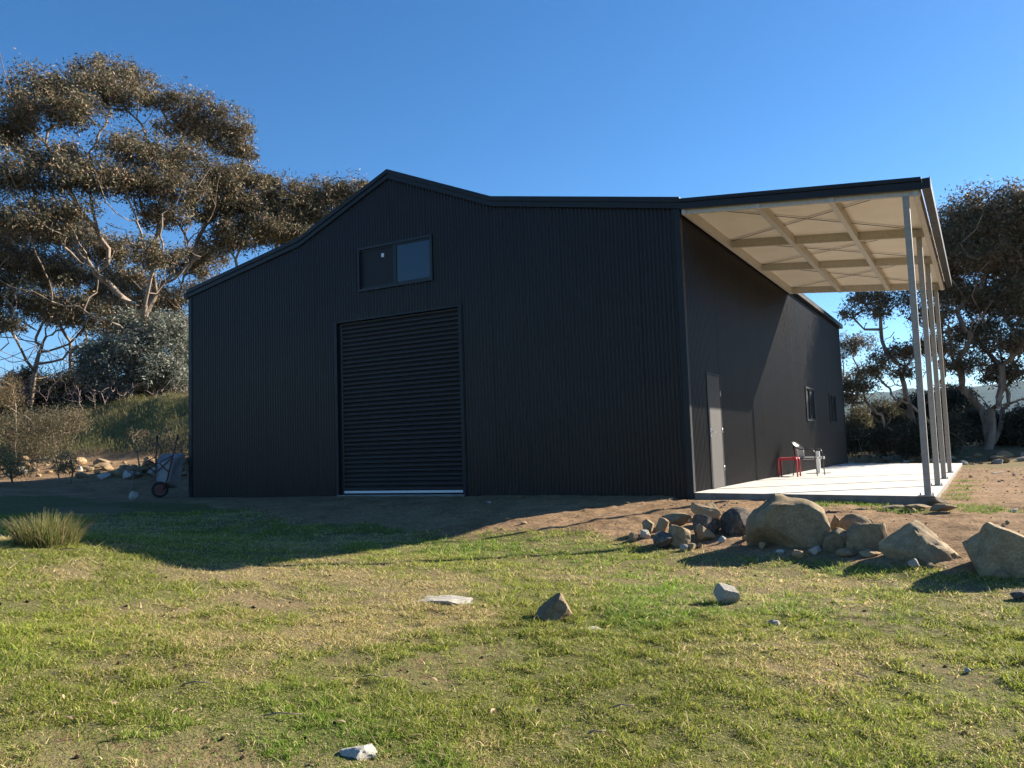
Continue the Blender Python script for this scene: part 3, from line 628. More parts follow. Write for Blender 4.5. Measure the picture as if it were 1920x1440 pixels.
# flat footing stones by the slab corner
for i, (a, b, c, d) in enumerate([(1652, 1700, 946, 956), (1700, 1745, 944, 957), (1738, 1775, 930, 948), (1745, 1790, 942, 960)]):
    rock_px(a, b, c, d, 'grey stone beside the front corner of the concrete slab', M_rock, 180+i, 'stone', cat='stone', depth=.6, flat=.7, group='stones at the slab corner', planes=10, sub=3)
# loose stones on dirt and rubble, sharing meshes
SM = [rock_mesh('stone', 300+i, sub=2, planes=12, rough=.05) for i in range(7)]
for i, s in enumerate(SM): s.materials.append([M_rocko, M_rockg, M_rock][i % 3])
def scatter_stones(pts, label, group, smin, smax, seed):
    r = random.Random(seed)
    for (x, y) in pts:
        o = bpy.data.objects.new('stone', SM[r.randrange(7)]); C.objects.link(o); s = smin+(smax-smin)*r.random()**2.2
        o.scale = (s*r.uniform(.8, 1.3), s*r.uniform(.7, 1.1), s*r.uniform(.45, .8)); o.location = (x, y, gz(x, y)+s*.22); o.rotation_euler = (r.uniform(-.3, .3), r.uniform(-.3, .3), r.uniform(0, 6.3)); tag(o, label, 'stone', group)
R0 = random.Random(5)
pts = []
while len(pts) < 90:
    x, y = R0.uniform(-4, 8), R0.uniform(-3.4, 12)
    if (x > 3.75 or y < -.3) and float(grassy(np.array([x]), np.array([y]))[0]) < .4 and not (x < 0 and y > -.4): pts.append((x, y))
scatter_stones(pts, 'small loose stone on the bare dirt around the slab', 'loose stones on the bare dirt', .02, .07, 11)
pts = []
while len(pts) < 110:
    p = on(R0.uniform(-10, 356), R0.uniform(866, 898)); pts.append((p[0]+R0.uniform(-.3, .3), p[1]+R0.uniform(-.3, .3)))
scatter_stones(pts, 'pale rubble stone in the sunlit strip below the grassy bank', 'rubble stones below the bank', .06, .30, 12)
pts = [(R0.uniform(-1.2, 6.8), R0.uniform(18.3, 21.5)) for _ in range(90)]
scatter_stones(pts, 'grey rubble stone in the shaded heap past the far end of the slab', 'rubble stones past the slab', .07, .3, 13)
# gravel: uncountable crumbs on the dirt
n = 5200; gxp = rng.uniform(-6, 8, n); gyp = rng.uniform(-4.2, 14, n); ok = (grassy(gxp, gyp) < .55) & ((gxp > 3.7) | (gyp < -.2)); gxp, gyp = gxp[ok], gyp[ok]; n = len(gxp)
oct_ = np.array([(1, 0, 0), (-1, 0, 0), (0, 1, 0), (0, -1, 0), (0, 0, 1), (0, 0, -1)], float); of = np.array([(0, 2, 4), (2, 1, 4), (1, 3, 4), (3, 0, 4), (2, 0, 5), (1, 2, 5), (3, 1, 5), (0, 3, 5)])
sz = (.006+.022*rng.random(n)**3)[:, None, None]*rng.uniform(.6, 1.3, (n, 6, 1)); V = oct_[None]*sz*np.array([1, 1, .6]); a = rng.uniform(0, 6.28, n); ca, sa = np.cos(a)[:, None], np.sin(a)[:, None]
V = np.stack([V[..., 0]*ca-V[..., 1]*sa, V[..., 0]*sa+V[..., 1]*ca, V[..., 2]], -1)+np.stack([gxp, gyp, ground(gxp, gyp)+.004], -1)[:, None]
tag(mesh_np('gravel', V.reshape(-1, 3), (of[None]+6*np.arange(n)[:, None, None]).reshape(-1, 3), M_rocko), 'fine gravel crumbs scattered over the bare dirt', 'gravel', kind='stuff')
# pale stick right of the slab
p = on(1872, 888); st = MB(); st.bar((-.22, 0, 0), (.22, .03, .012), .05, .02); o = st.build('plank', M_rockw, bevel=.004); o.location = (p[0], p[1], p[2]+.02); o.rotation_euler = (0, 0, .9); tag(o, 'short pale plank lying on the dirt right of the slab', 'plank')

# ================================================================ GRASS
def blades(x, y, z, h, wd, col, lean=.5, seg=2):
    n = len(x); a = rng.uniform(0, 6.283, n); la = rng.uniform(0, 6.283, n); ln = h*lean*rng.uniform(.2, 1.3, n)
    dx, dy = np.cos(a)*wd/2, np.sin(a)*wd/2; lx, ly = np.cos(la)*ln, np.sin(la)*ln
    b = np.stack([x, y, z], -1); s = np.stack([dx, dy, dx*0], -1); l = np.stack([lx, ly, 0*lx], -1); u = np.zeros((n, 3)); u[:, 2] = h
    if seg == 1:
        V = np.stack([b-s, b+s, b+l+u], 1).reshape(-1, 3); F = np.arange(3*n).reshape(n, 3); k = 3
    else:
        mdl = b+l*.3+u*.6; V = np.stack([b-s, b+s, mdl+s*.7, mdl-s*.7, b+l+u*.92], 1).reshape(-1, 3)
        i = 5*np.arange(n)[:, None]; F = np.concatenate([i+np.array([[0, 1, 2]]), i+np.array([[0, 2, 3]]), i+np.array([[3, 2, 4]])], 0); k = 5
    return V, F, np.repeat(col, k, 0)
def lawn(n, d0, d1, seg, wscale, hmul=1.0):
    u = rng.random(n); e = .75; d = (d0**e+(d1**e-d0**e)*u)**(1/e); az = YAW+np.radians(rng.uniform(-41, 41, n))
    x = CAM[0]+d*np.sin(az); y = CAM[1]+d*np.cos(az)
    g = grassy(x, y)*(1-.8*bare(x, y))*(.72+.28*sst(.30, .5, fbm(x, y, 6.0, 3, 73))); keep = (rng.random(n) < g-.08) & ~((x > -12.7) & (x < 3.75) & (y > -.15))
    x, y, d = x[keep], y[keep], d[keep]; n = len(x); z = ground(x, y)-.004
    dr = dryness(x, y); isdry = rng.random(n) < .15+.55*dr; v = rng.uniform(.7, 1.35, n)[:, None]; t = rng.random(n)[:, None]; br = fbm(x, y, .8, 3, 63)[:, None]; viv = sst(.48, .66, fbm(x, y, .45, 3, 65))[:, None]
    green = ((np.array([.15, .195, .028])*(1-t)+np.array([.36, .385, .07])*t)*(1-viv)+viv*(np.array([.10, .18, .02])*(1-t)+np.array([.25, .36, .05])*t))*(.75+.5*br); dry = np.array([.42, .31, .14])*(1-t)+np.array([.70, .57, .31])*t
    col = np.where(isdry[:, None], dry, green)*v
    h = rng.gamma(6, 1/6., n)*.0175*hmul*(.25+1.5*sst(.25, .75, fbm(x, y, 7.5, 2, 71)))*(1-.35*dr)+.006; wd = wscale*d**.75*rng.uniform(.7, 1.3, n)
    return blades(x, y, z, h, wd, col, np.where(isdry, 2.2, 1.5), seg)
for nm, args, lab in (('grass', (460000, 1.9, 7.0, 2, .0018), 'short green and straw coloured grass covering the lawn'), ('grass', (460000, 6.0, 17, 1, .0021, 1.15), 'short grass of the far side of the lawn and the shaded yard')):
    V, F, cl = lawn(*args); tag(mesh_np(nm, V, F, M_grass, col=cl), lab, 'grass', kind='stuff')
# long straw stalks and greener weed tufts near the slab
def tufts(name, centres, label, hh, cnt, colA, colB, spread, wd):
    Vs, Fs, Cs, b = [], [], [], 0
    for (x, y) in centres:
        n = cnt; xx = x+rng.normal(0, spread, n); yy = y+rng.normal(0, spread*.8, n); t = rng.random(n)[:, None]
        V, F, cl = blades(xx, yy, ground(xx, yy)-.005, hh*rng.uniform(.4, 1.2, n), np.full(n, wd), (colA*(1-t)+colB*t)*rng.uniform(.8, 1.2, (n, 1)), .8, 2); Vs.append(V); Fs.append(F+b); Cs.append(cl); b += len(V)
    return tag(mesh_np(name, np.vstack(Vs), np.vstack(Fs), M_grass, col=np.vstack(Cs)), label, 'grass', kind='stuff')
cs = [tuple(on(px, py)[:2]) for px, py in [(1560, 942), (1580, 944), (1600, 945), (1620, 946), (1640, 948), (1545, 946), (1660, 955), (1690, 958), (1720, 960), (1790, 928), (1798, 936), (1812, 950), (1825, 958), (1838, 952), (1805, 912), (1812, 902), (1800, 920), (1850, 962), (1885, 958), (1530, 948)]]
tufts('weeds', cs, 'fresh green weed tufts along the front edge of the slab', .055, 170, np.array([.10, .17, .03]), np.array([.22, .28, .06]), .13, .007)
n = 900; d = rng.uniform(2, 9, n); az = YAW+np.radians(rng.uniform(-38, 38, n)); x = CAM[0]+d*np.sin(az); y = CAM[1]+d*np.cos(az); k = grassy(x, y) > .6; x, y = x[k], y[k]; n = len(x)
V, F, cl = blades(x, y, ground(x, y)+.004, rng.uniform(.015, .04, n), np.full(n, .0028), np.tile(np.array([[.55, .46, .28]]), (n, 1))*rng.uniform(.7, 1.2, (n, 1)), 3.2, 2)
tag(mesh_np('straw', V, F, M_grass, col=cl), 'loose dry straw stalks lying through the lawn', 'straw', kind='stuff')
# dark soil crumbs through the lawn
n = 1500; d = rng.uniform(2, 10, n)**.9*1.2; az = YAW+np.radians(rng.uniform(-40, 40, n)); x = CAM[0]+d*np.sin(az); y = CAM[1]+d*np.cos(az); k = (grassy(x, y) > .5) & (rng.random(n) < .25+1.2*bare(x, y)+.8*sst(.55, .7, fbm(x, y, 1.1, 2, 88))); x, y = x[k], y[k]; n = len(x)
V = oct_[None]*((.004+.015*rng.random(n)**2.5)[:, None, None]*rng.uniform(.5, 1.4, (n, 6, 1)))*np.array([1.3, 1, .7])+np.stack([x, y, ground(x, y)+.006], -1)[:, None]
tag(mesh_np('soil_crumbs', V.reshape(-1, 3), (of[None]+6*np.arange(n)[:, None, None]).reshape(-1, 3), mat('dark_soil', None, (.03, .022, .015), .95, 0, .1)), 'dark crumbs of soil and dung through the lawn', 'soil', kind='stuff')
# rough grass on the bank
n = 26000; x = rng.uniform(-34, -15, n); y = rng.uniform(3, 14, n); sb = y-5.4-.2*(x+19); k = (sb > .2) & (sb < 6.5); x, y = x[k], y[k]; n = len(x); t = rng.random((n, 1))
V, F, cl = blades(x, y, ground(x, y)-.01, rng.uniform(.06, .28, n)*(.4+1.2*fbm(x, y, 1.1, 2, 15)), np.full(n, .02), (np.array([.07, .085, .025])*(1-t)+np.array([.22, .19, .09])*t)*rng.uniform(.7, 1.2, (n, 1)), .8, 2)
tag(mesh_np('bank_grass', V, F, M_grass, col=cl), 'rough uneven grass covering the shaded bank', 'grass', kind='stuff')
# tussock
def tussock(px, py, wpx, hpx, label, seed):
    p = on(px, py); d = math.hypot(p[0]-CAM[0], p[1]-CAM[1]); Rr = wpx/2*d/FPX; H = hpx*d/FPX; n = 1500
    a = rng.uniform(0, 6.283, n); rr = np.sqrt(rng.random(n)); bx, by = np.cos(a)*rr*Rr*.62, np.sin(a)*rr*Rr*.55
    ln = H*rng.uniform(.45, 1.15, n)*(1-.35*rr); out = rr*.62*ln+rng.normal(0, .05, n); dirx, diry = np.cos(a+rng.normal(0, .5, n)), np.sin(a+rng.normal(0, .5, n))
    gzv = ground(p[0]+bx, p[1]+by)-p[2]-.01; wd = .006; ws = rng.uniform(0, 6.28, n); s = np.stack([np.cos(ws)*wd/2, np.sin(ws)*wd/2, 0*ws], -1)
    b = np.stack([bx, by, gzv], -1); o = np.stack([dirx*out, diry*out, 0*out], -1); u = np.zeros((n, 3)); u[:, 2] = ln
    V = np.stack([b-s, b+s, b+o*.35+u*.55+s*.8, b+o*.35+u*.55-s*.8, b+o+u*.95+s*.25, b+o+u*.95-s*.25], 1).reshape(-1, 3)
    i = 6*np.arange(n)[:, None]; F = np.concatenate([i+np.array([[0, 1, 2, 3]]), i+np.array([[3, 2, 4, 5]])]); t = rng.random((n, 1))
    col = np.where(rng.random((n, 1)) < .3, np.array([[.33, .25, .13]]), np.array([[.09, .12, .03]])*(1-t)+np.array([[.2, .2, .06]])*t)*rng.uniform(.7, 1.2, (n, 1))
    o = mesh_np('tussock', V, F, M_grass, col=np.repeat(col, 6, 0)); o.location = p; tag(o, label, 'tussock'); return o
tussock(88, 1020, 158, 58, 'spiky round grass tussock at the edge of the shed shadow', 1)

# dry leaves, twigs -------------------------------------------------------
lv = MB(); LVn = 7
Vl = []; Fl = []
for i in range(LVn):
    t = i/(LVn-1); wd_ = .16*math.sin(math.pi*(.04+.92*t))**.8; Vl += [(t-.5, -wd_+.10*math.sin(t*3.1), .10*math.sin(t*3.1)), (t-.5, .10*math.sin(t*3.1), .06*math.sin(t*3.1)), (t-.5, wd_+.10*math.sin(t*3.1), .13*math.sin(t*3.1))]
    if i: q = 3*i; Fl += [(q-3, q, q+1, q-2), (q-2, q+1, q+2, q-1)]
lme = bpy.data.meshes.new('dry_leaf'); lme.from_pydata(Vl, [], Fl); lme.polygons.foreach_set('use_smooth', [True]*len(Fl)); lme.materials.append(M_dryleaf)
for (px, py, s, rz) in [(250, 1254, .05, .4), (8, 1268, .055, .2), (472, 1272, .05, 1.1), (330, 1350, .055, 2.2), (344, 1342, .04, 1.8), (358, 1340, .045, 1.0), (372, 1362, .04, .9), (216, 1398, .07, 1.3), (604, 1434, .07, .5), (120, 1320, .04, 2.6), (442, 1180, .05, .1), (595, 1252, .05, .5), (720, 1278, .06, .1), (816, 1285, .06, 2.8), (1418, 1220, .06, .1), (1556, 1268, .05, .5), (1612, 1240, .05, 2.4), (1558, 1342, .05, 1.6), (1000, 1390, .04, .8), (640, 1365, .05, .3), (925, 1345, .05, 1.5), (213, 1332, .045, .3), (130, 1360, .05, .2)]:
    p = on(px, py); o = bpy.data.objects.new('dry_leaf', lme); C.objects.link(o); o.location = (p[0], p[1], p[2]+.022); o.scale = (s, s, s*1.3); o.rotation_euler = (random.uniform(-.4, .4), random.uniform(-.5, .3), rz+random.uniform(-.3, .3))
    tag(o, 'curled brown fallen gum leaf lying on the lawn', 'leaf', 'fallen leaves on the lawn')
for i, (px, py, L_, rz) in enumerate([(370, 1290, .16, .5), (530, 1350, .2, .45), (1375, 1108, .2, .1), (1395, 1180, .14, 2.7), (700, 1278, .14, .1), (1120, 1385, .1, .7), (1615, 1278, .1, 2.9), (1170, 1336, .12, .6), (130, 1035, .3, .0)]):
    p = on(px, py); tw = MB(); tw.tube([(-L_/2, 0, .012), (-L_*.1, .012, .022), (L_*.2, -.006, .02), (L_/2, .015, .014)], [.0045, .004, .0035, .002], 6); o = tw.build('twig', M_twig); o.location = (p[0], p[1], p[2]+.008); o.rotation_euler = (0, 0, rz)
    tag(o, 'thin dry twig lying on the lawn', 'twig', 'twigs on the lawn')

# ================================================================ TREES AND SHRUBS
def tube_net(P, par, rad, n=5):
    P = np.asarray(P); par = np.asarray(par); idx = np.nonzero(par >= 0)[0]; d = P-P[np.maximum(par, 0)]; d[par < 0] = (0, 0, 1)
    d /= np.linalg.norm(d, axis=1)[:, None]+1e-9
    ref = np.array([.31, .95, .05]); a = np.cross(d, ref); a /= np.linalg.norm(a, axis=1)[:, None]+1e-9; b = np.cross(d, a)
    pi = par[idx]; r1 = rad[idx]; r0 = np.minimum(rad[pi], r1*1.25+.002); an = 2*np.pi*np.arange(n)/n; c, s = np.cos(an), np.sin(an)
    main = rad[pi] < r1*1.6
    a0 = np.where(main[:, None], a[pi], a[idx]); b0 = np.where(main[:, None], b[pi], b[idx])
    ring0 = P[pi][:, None]+r0[:, None, None]*(a0[:, None]*c[None, :, None]+b0[:, None]*s[None, :, None])
    ring1 = P[idx][:, None]+r1[:, None, None]*(a[idx][:, None]*c[None, :, None]+b[idx][:, None]*s[None, :, None])
    V = np.concatenate([ring0, ring1], 1).reshape(-1, 3); m_ = len(idx); k = np.arange(n); q = np.stack([k, (k+1) % n, n+(k+1) % n, n+k], -1)
    F = (q[None]+2*n*np.arange(m_)[:, None, None]).reshape(-1, 4); return V, F
def leaves(P, size, droop, colA, colB, tint, wide=.3, seed=0):
    """kite-shaped leaves at points P"""
    n = len(P); r = np.random.default_rng(seed+1)
    d = r.normal(0, 1, (n, 3)); d[:, 2] = d[:, 2]*.6-droop; d /= np.linalg.norm(d, axis=1)[:, None]
    e = np.cross(d, r.normal(0, 1, (n, 3))); e /= np.linalg.norm(e, axis=1)[:, None]+1e-9; L_ = size*r.uniform(.6, 1.4, n)[:, None]; w_ = L_*wide*.5
    V = np.stack([P, P+d*L_*.45+e*w_, P+d*L_, P+d*L_*.45-e*w_], 1).reshape(-1, 3); F = np.arange(4*n).reshape(n, 4)
    t = r.random((n, 1)); col = (np.array(colA)*(1-t)+np.array(colB)*t)*r.uniform(.75, 1.25, (n, 1)); k = r.random(n) < tint[3]; col[k] = np.array(tint[:3])*r.uniform(.7, 1.2, (k.sum(), 1))
    return V, F, np.repeat(col, 4, 0)
OL_A, OL_B, OL_T = (.065, .065, .035), (.185, .165, .10), (.30, .20, .125, .26)
def gum(name, label, base, pads, trunkh=.25, tipr=.014, leaf=.13, per=1.0, group='gum trees', seed=0, tips=16, colA=OL_A, colB=OL_B, tint=OL_T, crown=True, stems=1, cat='tree', barek=6.0):
    """pads: list of (centre xyz, rx, rz) flattened crowns of leaves, limbs grown from the base to each of them"""
    r = np.random.default_rng(seed); base = np.array(base, float); cen = np.array([p[0] for p in pads]); mean = cen.mean(0)
    P = [np.zeros(3)]; par = [-1]; plen = [0.0]; top = (mean-base)*np.array([.25, .25, trunkh]); ends = []
    for s in range(stems):
        k = 7; prev = 0; off = np.array([r.normal(0, .8), r.normal(0, .8), 0])*(s > 0); sid = r.normal(0, .12, 3)
        for i in range(1, k+1):
            t = i/k; q = top*t+off*t+sid*math.sin(t*3)*np.array([1, 1, 0]); P.append(q); par.append(prev); plen.append(plen[prev]+np.linalg.norm(q-P[prev])); prev = len(P)-1
    targets = []
    for (c, rx, rz) in pads:
        c = np.array(c)-base; targets.append((np.linalg.norm(c)*.8, c-np.array([0, 0, rz*.5]), 0))
        for _ in range(tips):
            v = r.normal(0, 1, 3); v /= np.linalg.norm(v); v[2] = v[2]*.7+.1; q = c+v*np.array([rx, rx, rz])*r.uniform(.5, 1.0); targets.append((np.linalg.norm(c)+.3+np.linalg.norm(q-c), q, 1))
    for _ in range(int(barek*len(pads))):
        c, rx, rz = pads[r.integers(len(pads))]; c = np.array(c)-base; q = c*r.uniform(.55, .95)+r.normal(0, 1, 3)*np.array([.9, .9, .5])*rx*.7
        if q[2] > 1.2: targets.append((np.linalg.norm(q), q, 1))
    targets.sort(key=lambda t: t[0]); tipnodes = []
    for _, q, kd in targets:
        A = np.array(P); dv = q-A; D = np.linalg.norm(dv, axis=1)+1e-6; pen = np.clip(.25-dv[:, 2]/D, 0, 2)*1.2
        cost = D*(1+pen)+.32*np.array(plen); cost[0] += 50; i = int(np.argmin(cost)); a = A[i]; dist = D[i]; k = max(2, int(dist/.45)); bow = r.normal(0, .07, 3)*dist; bow[2] -= .10*dist*(abs(dv[i][2]) < dist*.8)
        prev = i
        for j in range(1, k+1):
            t = j/k; x = a+(q-a)*t+bow*math.sin(math.pi*t)+r.normal(0, .03, 3)*(j < k)*min(1, dist); P.append(x); par.append(prev); plen.append(plen[prev]+np.linalg.norm(x-P[prev])); prev = len(P)-1
        tipnodes.append(prev)
    P = np.array(P); par = np.array(par); cnt = np.zeros(len(P)); haschild = np.zeros(len(P), bool); haschild[par[1:]] = True; cnt[~haschild] = 1
    for i in range(len(P)-1, 0, -1): cnt[par[i]] += cnt[i]
    rad = tipr*.8*np.maximum(cnt, .7)**.42
    rad[0] *= 1.25
    root = empty(name, base); tag(root, label, cat, group)
    V, F = tube_net(P, par, rad, 6 if len(P) < 4000 else 5)
    tr = mesh_np('trunk', V, F, M_bark, root, smooth=True)
    if not crown: return root
    pts = []
    for (c, rx, rz) in pads:
        c = np.array(c)-base; area = rx*rx+1.2*rx*rz; nl = int(1350*per*area); nc = max(6, int(nl/70))
        v = r.normal(0, 1, (nc, 3)); v /= np.linalg.norm(v, axis=1)[:, None]; rr = r.random(nc)**.45; v[:, 2] = np.where(v[:, 2] < 0, v[:, 2]*.5, v[:, 2]*r.uniform(.8, 1.25, nc)); rr = np.where(r.random(nc) < .12, rr*1.12, rr)
        cc = c+v*rr[:, None]*np.array([rx, rx, rz]); sg = .09+.065*rx
        q = np.repeat(cc, 70, 0); q = q+r.normal(0, 1, q.shape)*np.array([sg, sg, sg*.9])*np.repeat(r.uniform(.5, 1.5, (nc, 1)), 70, 0); pts.append(q)
    pts = np.vstack(pts); V, F, cl = leaves(pts, leaf, .7, colA, colB, tint, .32, seed)
    fb = fbm(pts[:, 0]+pts[:, 2], pts[:, 1]-pts[:, 2]*.5, .5, 3, seed % 50)[:, None]; cl *= np.repeat(.7+.6*fb, 4, 0)
    mesh_np('crown', V, F, M_leaf, root, col=cl)
    return root
def px_pads(lst, dist, k=1.18):
    out = []
    for (px, py, dd, rx, ry) in lst:
        c = at(px, py, dist+dd); s = (dist+dd)/FPX; out.append((c, rx*s*k, ry*s*k))
    return out
def base_at(px, dist):
    p = at(px, 800, dist); return (p[0], p[1], gz(p[0], p[1])-.05)
LEFT = 'gum trees on the bank behind the shed'
gum('gum_tree', 'tallest spreading gum tree on the bank with an open domed crown', base_at(238, 41),
    px_pads([(178, 148, 0, 46, 32), (245, 150, 1, 42, 28), (210, 175, -1, 60, 26), (85, 172, -1, 62, 30), (125, 205, -2, 62, 30), (40, 212, -2, 48, 30), (20, 240, -1, 40, 20), (300, 185, 0, 34, 26), (370, 205, 0, 50, 28), (430, 235, 0, 40, 26), (415, 265, 1, 50, 22), (345, 238, 2, 48, 24), (20, 262, 0, 34, 14), (455, 285, 1, 26, 16),
             (240, 282, -2, 55, 30), (320, 300, -1, 56, 30), (105, 300, -2, 50, 24), (40, 335, -2, 66, 36), (165, 335, -3, 66, 32), (400, 335, 0, 58, 34), (330, 350, -2, 58, 36), (250, 340, -2, 56, 30), (455, 335, 1, 42, 28), (395, 395, 1, 52, 28), (290, 480, -3, 42, 26), (50, 415, -3, 58, 28), (120, 395, -3, 46, 22), (300, 405, -1, 50, 24)], 41, 1.12),
    trunkh=.30, tipr=.021, leaf=.15, per=.95, group=LEFT, seed=11, stems=3)
gum('gum_tree', 'broad gum tree with crown showing above the left roof slope', base_at(455, 43),
    px_pads([(510, 378, 0, 50, 36), (475, 420, -1, 46, 34), (560, 395, 1, 46, 38), (650, 362, 1, 40, 20), (605, 372, 1, 44, 26), (520, 440, 0, 44, 28), (440, 380, -1, 40, 30), (430, 450, -1, 44, 26), (570, 440, 0, 40, 30), (620, 410, 1, 40, 24), (500, 340, 0, 22, 14), (690, 365, 1, 26, 14)], 43, 1.28), trunkh=.35, tipr=.02, leaf=.16, per=.95, group=LEFT, seed=23, stems=3)
gum('gum_tree', 'leaning gum tree with a forked pale trunk among the pink dead scrub', base_at(58, 42),
    px_pads([(15, 560, 0, 46, 22), (105, 562, -1, 50, 20), (165, 598, 0, 42, 16), (60, 490, 0, 54, 26), (150, 515, 1, 52, 22), (0, 470, 0, 50, 26), (215, 545, 1, 44, 22), (20, 610, -1, 30, 12), (-30, 530, 0, 40, 24), (250, 600, 1, 40, 16), (200, 620, 0, 36, 12)], 42), trunkh=.45, tipr=.018, leaf=.13, per=.85, group=LEFT, seed=31)
gum('gum_tree', 'slim gum tree standing behind the silver leaved bush', base_at(330, 46),
    px_pads([(330, 560, 0, 44, 24), (280, 575, 0, 40, 24), (345, 500, 0, 44, 26), (380, 480, 0, 44, 22), (320, 610, 0, 40, 20), (400, 540, 1, 40, 22), (250, 610, 0, 40, 20)], 46), trunkh=.35, tipr=.018, leaf=.15, per=.8, group=LEFT, seed=37, stems=3)
gum('gum_tree', 'far gum tree whose bare trunk shows against sky between the forked trunks', base_at(128, 50),
    px_pads([(130, 440, 0, 50, 26), (90, 520, 0, 50, 24), (200, 470, 0, 52, 26), (190, 570, 0, 50, 22), (100, 590, 0, 44, 18), (20, 430, 0, 50, 26), (240, 520, 0, 44, 24)], 50), trunkh=.5, tipr=.02, leaf=.17, per=.8, group=LEFT, seed=41)
gum('gum_tree', 'dark trunked gum tree left of the forked trunk at the bank edge', base_at(3, 43),
    px_pads([(-40, 470, 0, 60, 30), (0, 520, 0, 40, 22), (-50, 590, 0, 50, 24), (-100, 400, 0, 80, 40), (-120, 520, 0, 60, 30)], 43), trunkh=.4, tipr=.02, leaf=.14, per=.8, group=LEFT, seed=43)
RIGHT = 'gum trees past the far end of the slab'
rt = gum('gum_tree', 'tall dark domed gum tree with twisted pale trunks beyond the canopy', base_at(1850, 37),
    px_pads([(1850, 400, 0, 52, 30), (1795, 435, 0, 46, 30), (1895, 420, 0, 50, 40), (1775, 490, -1, 34, 34), (1845, 480, 0, 56, 40), (1915, 490, 1, 50, 46), (1970, 430, 0, 60, 50), (1800, 550, 0, 38, 26), (1870, 560, 1, 48, 28), (1940, 570, 1, 50, 34), (1830, 620, 1, 36, 20), (1905, 640, 0, 40, 22), (1800, 680, 0, 28, 20), (1985, 520, 0, 50, 50), (1880, 700, 1, 32, 16), (1760, 540, 0, 30, 22), (1870, 440, 1, 60, 30)], 37, 1.4), trunkh=.24, tipr=.026, leaf=.14, per=1.25, group=RIGHT, seed=53, stems=4)
gum('gum_tree', 'gum tree with a long branch drooping over towards the shed end', base_at(1768, 34),
    px_pads([(1620, 560, 0, 30, 14), (1598, 588, 0, 16, 10), (1680, 562, 0, 28, 14), (1740, 590, 0, 32, 22), (1650, 585, 0, 22, 9), (1760, 650, 0, 26, 16), (1720, 652, 0, 30, 11), (1675, 664, 0, 26, 13), (1642, 690, -1, 22, 18), (1618, 722, -1, 24, 18), (1592, 745, -1, 14, 14), (1690, 700, 0, 20, 8)], 34, 1.3), trunkh=.3, tipr=.02, leaf=.12, per=1.3, group=RIGHT, seed=59, tips=13, stems=2)
gum('gum_tree', 'small open gum tree peeping past the rear corner of the shed', base_at(1570, 46),
    px_pads([(1605, 645, 0, 28, 14), (1580, 665, 0, 22, 12), (1618, 702, 0, 26, 12), (1585, 715, 0, 24, 14), (1600, 740, 0, 20, 10)], 46), trunkh=.35, tipr=.016, leaf=.13, per=.9, group=RIGHT, seed=61, stems=2)

def shrub(name, label, blobs, colA, colB, tint, leaf=.06, per=1.0, seed=0, group=None, droop=-.5, wide=.3, stemr=.008, cat='shrub', twm=None, foliage=True, tips=16, roots=2, rpow=.36):
    """blobs: (centre, rx, rz); stems rise from one base to the blobs"""
    r = np.random.default_rng(seed); cen = np.array([b[0] for b in blobs]).mean(0); bx, by = cen[0], cen[1]; base = np.array([bx, by, gz(bx, by)-.03])
    P = [np.array([0, 0, -.25])]; par = [-1]; pts = []
    for (c, rx, rz) in blobs:
        for _ in range(roots):
            q = (np.array(c)-base)*np.array([.75, .75, 0])+r.normal(0, .3, 3)*rx; q[2] = gz(base[0]+q[0], base[1]+q[1])-base[2]-.06; P.append(q); par.append(0)
    for (c, rx, rz) in blobs:
        c = np.array(c)-base
        for _ in range(tips):
            v = r.normal(0, 1, 3); v /= np.linalg.norm(v); q = c+v*np.array([rx, rx, rz])*r.uniform(.4, 1.05); A = np.array(P); dv = q-A; D = np.linalg.norm(dv, axis=1); cost = D*(1+np.clip(.2-dv[:, 2]/(D+1e-6), 0, 2))+.25*(A[:, 2]-A[:, 2].min()); cost[0] += 99
            i = int(np.argmin(cost)); k = max(2, int(D[i]/.25)); prev = i; bow = r.normal(0, .06, 3)*D[i]
            for j in range(1, k+1): t = j/k; P.append(A[i]+(q-A[i])*t+bow*math.sin(3.14*t)+r.normal(0, .015, 3)); par.append(prev); prev = len(P)-1
        if foliage:
            area = rx*rx+1.5*rx*rz; nl = int(2600*per*area); nc = max(5, nl//40); v = r.normal(0, 1, (nc, 3)); v /= np.linalg.norm(v, axis=1)[:, None]; rr = r.random(nc)**.4
            cc = c+v*rr[:, None]*np.array([rx, rx, rz]); sg = .05+.09*rx; q = np.repeat(cc, 40, 0); pts.append(q+r.normal(0, sg, q.shape))
    P = np.array(P); par = np.array(par); cnt = np.zeros(len(P)); hc = np.zeros(len(P), bool); hc[par[par >= 0]] = True; cnt[~hc] = 1
    for i in range(len(P)-1, 0, -1):
        if par[i] >= 0: cnt[par[i]] += cnt[i]
    root = empty(name, base); tag(root, label, cat, group); V, F = tube_net(P, par, stemr*np.maximum(cnt, .6)**rpow, 4); mesh_np('stem' if foliage else 'branches', V, F, twm or M_bark, root, smooth=True)
    if foliage:
        pts = np.vstack(pts); pts[:, 2] = np.maximum(pts[:, 2], ground(pts[:, 0]+base[0], pts[:, 1]+base[1])-base[2]+.03); V, F, cl = leaves(pts, leaf, droop, colA, colB, tint, wide, seed); mesh_np('foliage', V, F, M_shrub, root, col=cl)
    return root
def blobs(lst, dist): return px_pads(lst, dist, 1.0)
